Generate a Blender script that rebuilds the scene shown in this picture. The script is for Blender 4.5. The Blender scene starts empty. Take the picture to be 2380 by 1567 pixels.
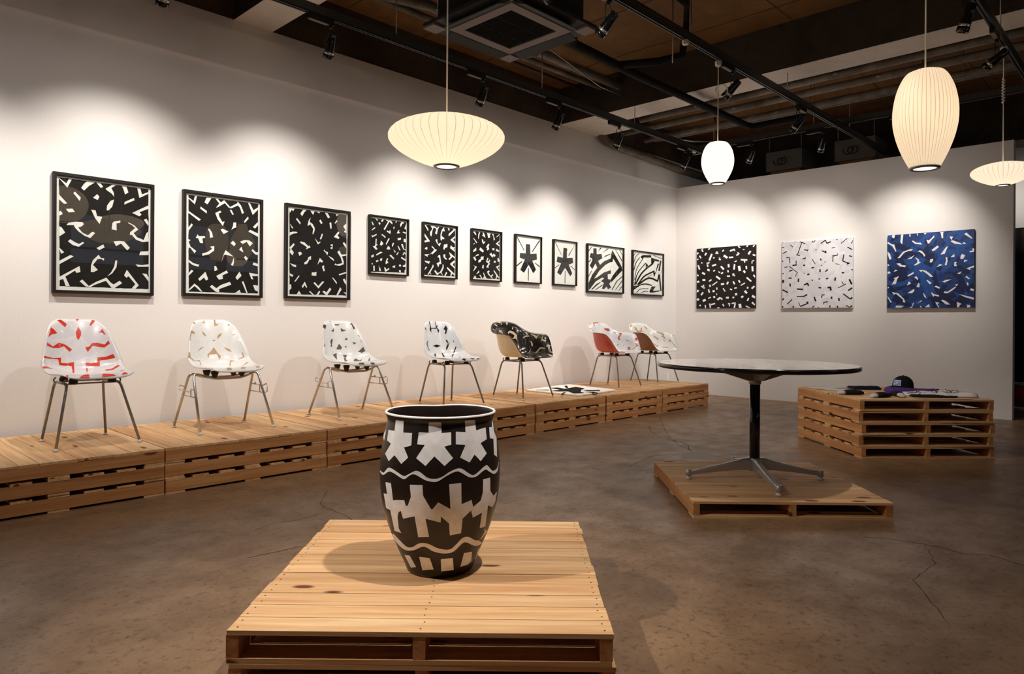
import bpy, bmesh, math, random
from mathutils import Vector, Matrix
from mathutils.geometry import delaunay_2d_cdt

random.seed(7)
SC = bpy.context.scene
COL = SC.collection
PI = math.pi

# ---------- camera, world, exposure ----------
# world axes: +X runs along the picture wall towards the corner, +Y points at the picture wall
EYE = 1.079
cam_data = bpy.data.cameras.new('camera')
cam_data.sensor_fit = 'HORIZONTAL'
cam_data.sensor_width = 36.0
cam_data.lens = 36.0 * 1620.0 / 2380.0
cam_data.shift_y = -(783.5 - 748.4) / 2380.0
cam_data.clip_start = .05
cam = bpy.data.objects.new('camera', cam_data)
COL.objects.link(cam)
cam.location = (0, 0, EYE)
_yaw = math.radians(43.95)
_fwd = Vector((math.cos(_yaw), math.sin(_yaw), 0))
_rot = _fwd.to_track_quat('-Z', 'Y').to_matrix().to_4x4()
cam.matrix_world = Matrix.Translation(cam.location) @ _rot @ Matrix.Rotation(math.radians(.385), 4, 'Z')
SC.camera = cam

world = bpy.data.worlds.new('dusk')
SC.world = world
world.use_nodes = True
world.node_tree.nodes['Background'].inputs[0].default_value = (.28, .36, .55, 1)
world.node_tree.nodes['Background'].inputs[1].default_value = .85

SC.view_settings.view_transform = 'Standard'
SC.view_settings.look = 'None'
SC.view_settings.exposure = 0.0
SC.view_settings.gamma = 1.0
SC.view_settings.use_curve_mapping = False

WARM = (1.0, .92, .845)        # colour of the track lamps
SPOT_A, SPOT_CH, SPOT_B, SPOT_F = 122.0, 78.0, 112.0, 180.0
# ---------- shape functions (pure maths) ----------
def lerp_table(tab, t):
    """smooth (Catmull-Rom) lookup in a list of (t, v...) rows"""
    n = len(tab)
    i = 0
    while i < n - 2 and t > tab[i + 1][0]:
        i += 1
    p1, p2 = tab[i], tab[i + 1]
    p0 = tab[i - 1] if i > 0 else tuple(2 * a - b for a, b in zip(p1, p2))
    p3 = tab[i + 2] if i + 2 < n else tuple(2 * b - a for a, b in zip(p1, p2))
    h = p2[0] - p1[0]
    s = max(0.0, min(1.0, (t - p1[0]) / h))
    out = []
    for k in range(1, len(p1)):
        m1 = (p2[k] - p0[k]) / (p2[0] - p0[0]) * h
        m2 = (p3[k] - p1[k]) / (p3[0] - p1[0]) * h
        s2, s3 = s * s, s * s * s
        out.append((2*s3 - 3*s2 + 1) * p1[k] + (s3 - 2*s2 + s) * m1 + (-2*s3 + 3*s2) * p2[k] + (s3 - s2) * m2)
    return out

def squircle(i, j, n=5.0):
    """square [-1,1]^2 -> rounded square"""
    m = max(abs(i), abs(j))
    if m < 1e-9:
        return 0.0, 0.0
    f = m / ((abs(i) ** n + abs(j) ** n) ** (1.0 / n))
    return i * f, j * f

SIDE_PROFILE = [(0.0, -.262, .421), (.05, -.250, .440), (.13, -.212, .451), (.25, -.145, .449), (.38, -.065, .437),
                (.5, .022, .430), (.59, .098, .441), (.66, .146, .478), (.73, .172, .535), (.82, .197, .620),
                (.91, .222, .710), (1.0, .250, .793)]
SIDE_WIDTH = [(0.0, .200), (.1, .215), (.3, .228), (.5, .231), (.62, .229), (.72, .221), (.85, .201), (1.0, .181)]
SIDE_LIFT = [(0.0, -.004), (.12, .004), (.3, .016), (.45, .040), (.56, .072), (.66, .092), (.76, .088), (.88, .062), (1.0, .030)]

def side_shell(a, b):
    t = (b + 1) / 2
    y, z = lerp_table(SIDE_PROFILE, t)
    y2, z2 = lerp_table(SIDE_PROFILE, min(1, t + .01))
    y1, z1 = lerp_table(SIDE_PROFILE, max(0, t - .01))
    ty, tz = y2 - y1, z2 - z1
    l = math.hypot(ty, tz)
    ny, nz = -tz / l, ty / l
    w = lerp_table(SIDE_WIDTH, t)[0]
    e = lerp_table(SIDE_LIFT, t)[0]
    q = abs(a) ** 2.3
    # side flange turns outwards at the very edge
    fl = max(0.0, abs(a) - .93) / .07
    d = e * q - .008 * fl * fl
    x = a * w + math.copysign(.006 * fl * fl, a)
    return (x, y + ny * d, z + nz * d)

# arm shell: disc coordinates (a, b), rho = 1 on the rim; b = -1 front, b = +1 back
ARM_RIM = [(-.5, -.27, .0, .425)]
def arm_rim(th):
    """rim point for angle th: 0 = right (+x), pi/2 = back (+y), -pi/2 = front"""
    # symmetric table by angle from the front (0) round to the back (pi)
    f = abs(((th + math.pi / 2 + math.pi) % (2 * math.pi)) - math.pi)
    tab = [(-.15, .03, -.268, .423), (0.0, .0, -.270, .423), (.30, .105, -.268, .424), (.58, .185, -.258, .428), (.80, .232, -.232, .445),
           (.98, .262, -.196, .505), (1.12, .286, -.150, .590), (1.28, .308, -.090, .652), (1.5, .318, -.005, .668),
           (1.75, .310, .085, .672), (2.0, .285, .165, .690), (2.25, .240, .225, .730), (2.5, .185, .258, .770),
           (2.75, .120, .272, .788), (3.0, .045, .277, .794), (3.1416, .0, .278, .795), (3.29, -.045, .277, .794)]
    x, y, z = lerp_table(tab, f)
    s = 1.0 if math.cos(th) >= 0 else -1.0
    return (x * s, y, z)

ARM_G = [(0.0, 0.0, 0.0), (.3, .31, .0), (.5, .51, .012), (.65, .645, .07), (.76, .72, .24), (.85, .765, .57), (.91, .792, .84), (.955, .855, .965), (1.0, 1.0, .995)]
ARM_GB = [(0.0, 0.0, 0.0), (.25, .30, .0), (.42, .50, .02), (.55, .625, .10), (.68, .71, .30), (.80, .785, .56), (.89, .85, .80), (.955, .92, .955), (1.0, 1.0, 1.0)]
ARM_F = [(0.0, 0.0, 0.0), (.3, .30, .0), (.6, .62, .0), (.8, .83, .0), (.92, .95, .15), (1.0, 1.0, 1.0)]

def arm_shell(a, b):
    rho = math.hypot(a, b)
    if rho < 1e-6:
        return (0.0, .01, .428)
    th = math.atan2(b, a)
    rx, ry, rz = arm_rim(th)
    s = math.sin(th)
    g1, h1 = lerp_table(ARM_G, min(rho, 1))
    g2, h2 = lerp_table(ARM_GB, min(rho, 1))
    g3, h3 = lerp_table(ARM_F, min(rho, 1))
    wb = max(0.0, s) ** 1.5
    wf = max(0.0, min(1.0, (-s - .55) / .35))
    wf = wf * wf * (3 - 2 * wf)
    ws = 1 - wb - wf
    g = ws * g1 + wb * g2 + wf * g3
    h = ws * h1 + wb * h2 + wf * h3
    cx, cy, cz = 0.0, .01, .428
    lift = .016 * math.sin(math.pi * min(1, rho)) * wf
    return (cx + (rx - cx) * g, cy + (ry - cy) * g, cz + (rz - cz) * h + lift)

VASE = [(0.0, .0, .118), (.02, .018, .125), (.12, .075, .150), (.25, .15, .181), (.4, .235, .205), (.55, .32, .2155), (.7, .40, .214),
        (.84, .475, .203), (.93, .52, .193), (.965, .538, .1895), (.985, .548, .193), (1.0, .560, .199)]
VASE_DENT = 1.0
def vase_r(h_t, ph):
    z, r = lerp_table(VASE, h_t)
    k = max(0.0, min(1.0, (z - .43) / .12))
    k = k * k * (3 - 2 * k)
    dd = ((ph - VASE_DENT + math.pi) % (2 * math.pi)) - math.pi
    r *= 1 - .26 * k * math.exp(-(dd / .42) ** 2)
    return z, r
def vase_surf(a, b):
    """a = angle in turns*2-1, b = -1..1 height"""
    ph = a * math.pi
    z, r = vase_r((b + 1) / 2, ph)
    return (r * math.cos(ph), r * math.sin(ph), z)
# ---------- outlines of the painted marks ----------
# on flat sheets: millimetres from the lower left corner
ART = {'F1':[[39,816,630,815,636,50,49,48],[34,817,91,751,121,820,102,819,84,781],[177,762,196,745,228,784,271,818,304,779,319,790,298,817,276,822,217,819,193,791],[128,718,169,666,175,692,138,729],[254,701,283,688,295,713,280,731],[335,778,344,767,373,750,392,727,390,755,373,790,407,815,387,820],[441,820,455,792,466,753,489,772,475,817],[549,818,566,741,628,780,628,794,584,770,571,818],[461,677,532,719,528,736,463,697],[342,622,354,619,380,651,392,706,368,693,346,656],[38,698,38,665,71,634,91,639],[83,599,100,576,139,584,123,606],[40,571,40,544,64,561,51,583],[242,613,267,555,297,514,314,569,281,570,270,611],[516,621,567,601,582,616,567,633,630,666,630,692],[598,578,630,535,631,564,617,589],[86,484,100,503,145,514,187,516,196,502,182,485,160,474,187,440,222,424,251,454,268,445,238,406,203,418,166,444,142,469,132,489],[377,483,411,479,409,530,435,539,435,555,394,544,382,531],[489,548,532,528,560,500,527,470,550,441,598,424,606,446,618,479,631,490,632,416,592,407,544,421,515,456,501,452,503,474,538,509,515,529,491,539],[97,370,125,347,164,336,199,367,190,374,166,357,140,367,111,386],[42,471,57,466,80,430,45,401],[278,336,296,322,331,346,322,367],[390,395,407,361,441,383,464,357,484,336,502,356,463,401,429,402],[567,306,633,311,633,341,576,334],[543,234,558,217,635,222,635,241,587,231],[42,323,55,278,74,290],[46,228,46,204,133,265,112,273],[242,160,259,159,288,177,256,212,285,256,310,259,326,247,329,265,307,266,292,288,255,246,243,205],[351,134,383,157,411,203,416,255,403,254,396,209,377,167],[48,116,48,91,69,101,85,51,110,51,82,118,141,163,152,147,176,156,170,198],[171,89,211,52,243,50,265,66,341,100,378,51,397,48,450,87,434,105,392,75,372,89,344,124,275,88,230,57,189,102],[463,147,479,129,494,142,541,84,516,50,541,48,566,76,482,189],[589,168,617,133,637,105,637,140,620,166]],
'F2':[[45,805,627,807,630,38,52,33],[45,778,96,736,113,808,96,806,85,761,45,787],[172,762,196,749,229,805,190,806],[259,806,293,768,266,731,281,736,339,777,375,740,381,752,333,801,305,779,278,806],[379,748,389,738,449,772,468,753,485,704,502,716,475,776,444,806,446,791],[536,807,579,706,628,760,628,779,585,748,552,807],[139,707,191,674,191,694,142,724],[46,678,46,663,129,607,145,619],[260,686,279,638,324,585,337,626,319,618,294,658,288,685,311,698,301,710],[380,727,402,688,415,691,396,726],[503,644,509,631,543,671,537,689],[581,604,600,593,627,623,627,653],[542,561,628,524,628,553,557,578],[46,542,47,518,81,569,71,581],[104,467,120,498,127,484,177,489,179,474,157,469,163,430,139,430,124,466],[200,551,215,522,219,479,243,486,234,524,214,551],[306,553,329,520,370,544,319,564],[412,625,409,597,395,562,422,581,436,584,436,626],[389,450,420,426,434,448,410,472],[469,469,492,452,528,473,555,436,582,466,551,486,509,487],[462,401,500,380,482,428],[47,453,64,446,49,432,64,395,109,363,96,343,61,386,46,382],[157,346,158,327,211,344,253,377,254,414,220,407,236,390,199,361],[314,287,324,328,333,356,348,388,413,340,345,351,333,347],[393,268,411,263,419,294,417,335,405,293],[571,402,601,373,631,367,631,394,611,390,581,416],[505,338,523,313,540,331,518,354],[582,280,628,272,630,292,588,302],[50,288,50,270,82,248,126,237,134,253,88,263],[51,181,51,160,89,201,73,210],[255,250,257,209,283,221,269,251],[126,139,138,123,172,152,189,128,206,141,183,200],[271,170,294,141,327,150,323,178,370,202,357,220],[432,166,448,146,485,183,467,216],[550,212,570,160,589,157,576,185,629,187,629,203],[220,79,267,41,298,37,295,63,397,104,385,127,310,98,273,69,236,96],[487,133,528,38,539,38,502,137],[49,36,98,80,148,37,158,38,130,75,97,100,51,51],[433,38,480,37,468,64],[586,109,603,66,630,54,630,105,603,110]],
'F3':[[43,803,629,807,632,44,50,37],[43,804,49,760,64,789,81,779,95,805],[150,763,168,744,189,782,213,805,179,803,160,782],[248,804,277,767,293,804],[305,804,339,788,352,806],[397,804,432,753,452,766,424,804],[512,805,522,783,551,806],[107,711,149,667,153,683,118,722],[222,667,231,665,249,680,280,640,272,596,279,590,293,623,296,647,273,684,242,702,253,742,232,713],[340,721,360,692,374,704,354,734],[446,714,457,659,471,666,465,720],[502,720,505,710,533,738,523,749],[47,663,71,623,82,629,51,661],[48,587,48,558,77,577,124,588,115,599,77,596],[594,696,620,664,602,648,627,634,628,728],[494,587,542,572,554,585,534,603,554,633,540,642],[348,556,361,551,380,601,368,606],[296,558,328,502,356,526,348,531,333,521,314,540],[151,502,195,482,218,466,205,448,253,469,244,486,231,479,194,509,154,516],[47,452,56,435,47,411,76,385,88,411,63,441,96,481,86,494],[131,415,143,384,172,406,153,422],[458,477,479,472,484,516,461,514,461,501,475,499,475,490,464,489],[388,450,399,463,403,448,434,438,427,410,410,433],[189,324,196,311,222,320,245,361,258,355,260,392,232,379,225,353],[324,315,349,347,373,339,383,352,349,381,336,349],[438,405,466,379,501,361,490,384,459,399],[532,449,553,466,578,428,629,436,630,422,582,412,602,367,602,339,558,321,501,326,514,342,521,332,586,347,571,396],[51,315,80,287,110,280,112,299,79,305],[47,224,54,201,77,193,85,208],[95,153,106,151,146,203,138,209],[265,215,313,213,316,251,303,245,269,243],[371,302,387,260,403,265,392,298,396,313,380,312],[168,112,178,97,197,125,214,99,222,108,198,155],[285,147,337,99,397,164,376,166,334,122,300,155],[549,242,555,230,630,255,630,268],[478,205,527,146,529,164,490,206],[49,124,49,72,67,90,65,125],[119,39,164,39,142,71],[241,67,277,38,292,40,252,72],[314,39,338,40,355,71,343,78],[377,72,413,40,430,42,471,97,455,111,420,67,393,80],[523,40,542,41,581,101,565,119],[594,195,613,161,632,144,632,181,612,202],[590,537,628,490,628,525,605,548],[603,74,632,50,631,72]],
'F4':[[24,549,453,550,446,34,28,23],[73,550,96,527,106,536,87,554],[109,510,125,490,138,504,120,518],[141,533,155,521,179,551,163,551],[29,514,45,478,58,484,40,513],[32,435,35,426,75,453,69,463],[193,550,226,533,174,454,188,445,242,535,278,512,281,526,259,551,228,545],[317,539,323,527,338,552,325,553],[373,517,383,494,405,534,419,532,428,555,393,552],[290,477,298,464,307,481,301,496],[210,435,254,412,260,433,251,455,238,435,221,445],[334,426,379,433,360,445,366,466,349,455],[407,443,449,432,449,447,414,453],[428,484,448,475,451,535],[33,384,46,376,91,399,91,387,36,358],[149,388,153,405,200,380,193,365,161,390],[199,307,210,302,248,366,233,369],[344,379,349,357,386,369,388,388],[421,379,452,378,450,345,421,347],[275,300,283,285,301,323,288,330],[44,274,85,240,103,250,82,273,104,295,89,298,92,350,80,348,77,295,68,276],[131,293,151,288,173,310,143,338],[210,256,236,255,256,260,247,282,228,292],[292,263,311,230,324,240],[345,301,368,258,382,261,364,292,353,304],[389,321,419,268,436,270,450,262,447,275,424,278,412,326],[330,213,340,208,361,236,351,240],[85,195,90,185,165,222,138,227],[245,198,296,161,307,171,262,208],[408,217,416,211,433,233,448,218,451,234,427,246],[388,181,445,155,448,171,396,193],[29,180,31,160,60,171,57,195],[85,135,88,120,115,130,112,144],[132,156,136,134,155,138,161,165],[199,125,202,108,235,125,218,140,232,163,220,170,207,148],[282,92,290,78,304,82,313,73,318,103],[364,113,366,95,389,95,390,114],[411,109,414,93,449,93,448,137,434,113],[183,74,194,32,208,35,246,60,241,73,210,53,197,75],[365,58,367,36,389,35,386,59],[435,64,435,34,449,35,449,67],[54,84,56,33,72,34,70,83],[118,93,126,35,145,36,137,67,126,71],[30,103,41,92,51,102,40,110]],
'F5':[[28,553,455,551,451,32,32,27],[28,551,77,487,81,508,46,552],[107,552,135,519,104,482,103,453,122,436,135,500,153,537,190,524,172,474,197,467,209,521,231,553,215,553,200,532,153,556],[248,414,261,404,270,426,292,422,303,436,273,448,260,463,275,509,310,510,294,537,307,553,291,554,263,517,247,472],[345,552,362,522,375,531,368,552],[361,466,378,472,455,541,455,554,426,553,426,536,362,488],[30,461,30,432,65,393,32,387,32,366,104,384],[176,407,192,380,233,340,253,378,236,379,223,363,204,386,201,417],[385,424,455,388,455,408,424,430,455,457,454,474],[287,318,303,311,309,329,345,344,344,378,318,369,296,367],[383,335,451,301,451,319,428,332,451,338,451,353,422,346,395,368],[33,300,60,292,69,300,66,324,39,310],[124,329,158,305,149,285,100,248,33,243,33,233,73,218,73,236,125,259,134,248,199,299,186,307,174,304,149,328,133,337],[287,259,291,233,313,210,337,207,335,219,313,232,316,263],[364,209,381,210,419,245,455,225,455,240,396,277,367,292,380,264,393,240,364,221],[202,222,218,228,234,210,237,176,195,159,219,117,234,154,261,156,243,251,224,248],[34,177,37,165,89,146,106,172,76,172],[381,163,453,116,453,131,420,161,452,190,452,205,433,201],[71,32,87,32,102,52,127,32,111,60,157,123,147,146,126,106],[35,77,68,112,46,113,35,91],[162,75,204,32,245,63,286,33,264,64,295,117,291,150,279,154,276,120,245,72,213,54,179,85],[304,34,321,34,346,66,330,75],[340,112,398,69,389,34,405,32,414,60,454,40,454,57,346,129]],
'F6':[[27,550,448,555,449,32,34,26],[30,537,75,505,78,519,59,542,44,549],[105,481,116,466,123,510,137,547,123,549,108,520],[167,514,219,491,207,529,188,549,172,551,184,527],[245,549,265,493,296,504,288,531,311,547],[322,548,347,514,351,469,373,488,347,531,355,548],[395,510,449,549,449,557,430,547,396,520],[30,471,79,419,93,428,41,470],[35,398,57,414,49,418,33,406],[163,470,168,442,187,414,219,444,204,450,189,444,181,468],[383,438,449,410,449,425,419,442,449,470,449,481],[228,384,249,377,241,357,255,350,282,369,270,396,285,419,266,429],[34,335,34,313,80,339,76,369],[125,348,178,322,194,331,190,347,140,377],[321,375,341,359,364,361,363,386],[388,355,440,347,436,364,396,383],[34,262,36,248,66,216,81,235,62,253,69,272,118,284,118,298,84,291,58,263],[111,226,113,201,149,215,160,237,191,240,194,280,148,270,149,248],[286,310,334,272,341,292,365,283,385,304,357,323,337,306,314,328],[231,220,272,201,241,171,241,154,276,156,268,172,297,202,280,209,299,244,283,247,268,223,252,230,270,262,256,269],[352,225,362,218,385,219,388,236,365,242],[411,238,425,250,411,260,429,281,445,254,445,232],[37,169,63,151,36,109,37,98,91,153,67,160],[169,143,194,140,197,179,180,181],[390,172,449,121,449,138,422,165,449,184,449,195],[75,67,127,92,123,117],[38,28,84,29,64,56],[128,62,158,29,175,30,143,68],[185,29,243,29,219,58,200,93,187,90,204,55],[248,107,265,78,336,31,340,39,320,55,350,74,339,84,308,63,273,95,292,115,273,123],[351,124,399,71,383,30,399,31,411,60,443,39,448,48,363,131]],
'F7':[[195,471,269,474,277,359,390,371,397,299,311,278,380,172,330,128,247,224,164,123,99,156,177,284,87,301,93,357,193,359],[34,541,46,546,170,395,158,391],[301,388,314,384,446,526,446,552],[35,207,38,193,134,252,125,263],[357,252,446,205,446,223,367,257],[237,182,250,182,249,31,236,32]],
'F8':[[208,483,276,480,289,456,277,446,279,355,392,367,408,300,315,272,389,163,349,122,244,227,150,125,85,159,161,278,74,294,90,364,196,352],[34,544,46,546,173,388,163,387],[304,391,320,386,445,543,445,548],[33,214,34,205,126,254,118,261],[343,258,445,206,445,218,355,262],[237,189,249,188,248,29,235,31]],
'F9':[[141,591,213,596,218,516,326,529,346,470,249,429,293,377,380,430,539,484,540,433,415,385,277,293,166,183,235,207,381,278,541,321,542,271,470,256,475,193,543,188,538,151,507,133,548,79,481,50,444,88,397,52,338,55,383,138,315,156,391,199,347,208,201,148,67,34,46,28,45,121,123,238,233,335,190,389,123,310,65,353,121,428,121,452,60,465,88,524,142,520],[535,433,580,433,592,487,732,365,578,238,543,188,552,149,815,332,797,388,574,604,543,527],[40,538,115,606,94,604,40,556],[237,553,330,608,299,611],[330,538,497,611,457,611],[364,477,530,536,525,547,414,512],[637,614,815,449,815,471,660,610],[739,614,815,541,815,558,757,613],[42,392,92,426,92,444,42,408],[44,198,110,278,106,293,44,218],[100,36,126,34,309,138,304,148,210,112],[185,36,211,35,361,103,348,113],[562,48,580,46,697,171,815,237,815,253,670,170],[644,46,658,46,815,177,815,196],[722,40,741,41,815,101,815,120]],
'F10':[[41,556,94,607,82,611,29,559],[44,441,53,459,62,479,70,499,80,517,90,534,101,549,114,562,128,572,143,581,160,590,176,598,193,608,182,614,166,604,150,596,133,587,117,577,101,566,87,553,75,537,65,519,55,500,47,480,38,461,29,442],[58,352,67,372,75,392,84,412,93,431,103,450,115,466,127,481,142,494,157,507,174,519,190,531,207,544,189,550,173,538,157,525,140,513,124,500,109,486,95,470,83,452,73,434,63,414,55,394,46,374,37,354],[77,210,84,236,90,263,95,290,102,316,111,342,124,367,143,393,167,420,194,447,221,472,244,493,261,510,271,519,274,524,260,529,258,527,257,526,272,523,255,524,270,520,272,522,273,523,258,527,255,523,246,514,229,498,206,476,179,451,152,424,127,396,107,370,94,344,85,317,78,290,72,264,67,237,60,210],[76,137,88,166,99,196,109,226,121,255,136,284,157,312,183,339,215,366,251,393,289,420,328,448,365,475,346,483,309,455,271,428,233,401,196,373,163,345,135,317,114,287,98,258,86,228,75,198,65,168,53,139],[107,145,135,176,162,207,189,238,217,268,248,298,282,325,322,352,366,377,414,402,465,427,516,452,566,478,538,495,488,469,438,444,387,419,338,393,292,367,249,339,213,309,181,278,152,247,125,216,98,185,71,155],[164,141,191,163,217,186,242,209,269,231,297,252,330,270,368,287,410,303,457,318,506,333,556,348,604,364,586,383,538,368,489,353,439,338,391,322,346,305,304,287,268,266,237,243,209,220,183,197,158,175,132,153],[181,144,215,159,250,175,285,192,319,207,351,220,379,231,403,238,423,243,440,246,456,247,475,247,497,247,523,244,552,239,583,232,616,225,649,217,682,210,703,235,670,241,637,249,604,257,570,264,538,269,507,272,480,273,456,273,432,271,409,267,385,261,358,252,326,241,293,227,258,211,223,194,188,178,155,163],[78,81,104,92,131,104,158,115,184,126,209,135,234,143,257,148,279,152,301,155,323,157,345,158,368,159,392,159,416,157,442,155,468,152,494,148,521,146,528,163,502,165,476,168,450,171,423,174,396,176,370,176,345,176,321,174,297,172,272,169,248,164,222,158,195,149,168,139,141,128,114,117,88,105,62,94],[126,30,143,40,159,50,175,60,191,69,209,77,231,84,258,88,289,91,324,93,360,94,396,95,432,97,431,107,396,105,360,104,323,103,288,101,255,98,226,93,201,86,180,77,162,67,146,57,130,47,114,37],[243,28,258,33,273,38,288,43,303,47,317,51,331,53,346,55,361,55,377,54,393,54,409,53,426,52,428,62,412,63,396,64,379,65,362,65,345,65,328,63,311,60,295,56,280,51,265,46,250,41,235,37],[417,272,536,312,529,319,411,278],[547,602,793,568,799,577,553,611],[743,541,696,381,739,380,785,540],[702,326,754,78,796,82,745,331],[771,348,804,408,798,410,761,349],[213,559,273,589,503,603,498,566,303,555,273,524],[498,569,721,544,716,520,604,524,552,475,499,483],[553,354,581,275,721,491,679,489,617,352],[355,485,427,444,356,405],[712,351,666,239,698,223,724,288],[519,140,630,141,546,72,737,88,737,73,568,50,474,44,458,63],[40,125,188,143,70,82,46,59]],
'C1':[[68,890,99,856,115,867,85,902],[100,911,70,898,83,883,113,903],[199,880,229,906,212,911,182,897],[1,841,9,823,35,845,17,862],[37,800,62,760,81,769,56,809],[149,798,172,835,150,848,126,811],[223,718,264,814,237,825,196,729],[271,769,271,751,294,749,294,768],[325,811,342,848,323,857,305,820],[324,849,342,810,359,816,341,855],[385,719,387,762,366,764,364,721],[368,761,389,717,401,721,380,765],[426,840,449,860,436,873,413,853],[544,834,618,855,609,876,536,854],[606,866,606,839,622,838,621,865],[661,902,690,874,705,888,677,911],[804,883,826,902,812,911,790,897],[903,876,924,901,909,911,887,889],[767,845,767,858,739,860,739,847],[837,770,869,815,846,831,813,786],[649,764,682,783,669,802,636,783],[653,809,681,786,692,798,664,821],[888,758,931,745,931,767,893,780],[433,773,491,732,511,757,453,798],[525,738,593,740,591,761,523,760],[81,681,96,683,89,707,75,705],[12,660,37,592,60,598,35,666],[8,739,33,749,25,763,1,754],[163,692,176,626,197,628,185,694],[202,707,172,665,188,655,218,697],[171,577,210,558,223,584,184,602],[262,628,327,647,318,669,253,651],[281,550,310,565,300,580,271,565],[388,619,434,569,455,585,408,635],[354,542,383,525,391,537,362,555],[412,506,439,526,424,543,397,522],[505,652,511,604,538,606,532,654],[618,673,652,687,645,701,611,687],[603,650,592,571,617,567,627,646],[497,561,505,529,527,532,519,565],[664,616,678,541,715,546,701,620],[709,695,809,684,810,707,710,718],[755,692,761,660,781,662,775,694],[782,612,788,564,810,566,804,613],[742,539,765,506,790,521,768,554],[883,669,915,677,910,691,878,683],[874,676,874,640,887,639,887,675],[872,602,878,529,906,530,900,603],[84,531,133,507,146,532,98,556],[1,506,24,488,38,506,14,523],[315,469,379,423,397,445,332,491],[496,467,542,462,544,483,498,489],[579,510,585,472,614,475,608,512],[598,483,615,466,629,479,612,496],[893,468,926,435,931,454,913,486],[792,436,864,376,879,393,808,453],[98,420,146,418,146,446,98,448],[12,390,49,400,39,428,2,418],[212,400,254,426,241,442,200,416],[265,340,346,392,337,404,255,353],[403,345,454,352,449,378,398,371],[510,350,526,387,503,397,486,360],[584,390,607,347,627,356,604,399],[669,402,692,369,710,380,688,413],[716,326,782,360,775,373,708,339],[74,332,128,298,142,316,87,350],[108,361,115,312,131,313,125,363],[212,359,212,326,236,325,236,358],[189,286,202,237,225,241,212,290],[266,245,302,244,301,273,266,274],[327,313,325,280,344,278,346,311],[428,294,463,245,477,253,442,302],[541,275,575,264,581,282,547,293],[614,285,651,291,647,308,610,301],[803,285,825,279,832,305,810,311],[886,271,929,306,912,325,869,290],[21,246,45,273,20,291,1,264],[86,196,122,239,101,254,65,211],[325,224,331,197,343,199,337,226],[627,187,660,191,655,223,621,218],[761,242,795,204,819,224,786,262],[285,154,314,164,302,190,273,180],[200,144,241,160,234,176,192,160],[353,117,399,148,381,171,334,139],[383,151,417,124,432,140,397,168],[482,145,528,144,528,170,482,170],[587,145,615,150,611,171,582,166],[726,146,759,161,746,186,713,171],[877,160,931,138,931,170,890,192],[21,115,51,137,28,163,1,141],[113,100,161,116,148,147,100,131],[823,99,845,141,825,150,803,109],[210,74,222,9,243,12,231,77],[230,43,312,64,306,85,223,64],[61,31,79,48,62,63,44,47],[139,54,143,5,162,6,158,55],[423,64,440,26,457,33,440,71],[517,57,551,56,551,75,517,76],[527,66,531,28,545,29,541,66],[576,62,638,72,634,89,572,79],[619,83,603,9,625,4,641,78],[677,61,688,2,730,9,718,67],[787,22,847,1,857,8,797,40],[876,72,925,35,931,56,893,93],[344,2,379,1,379,16,344,17]],
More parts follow.
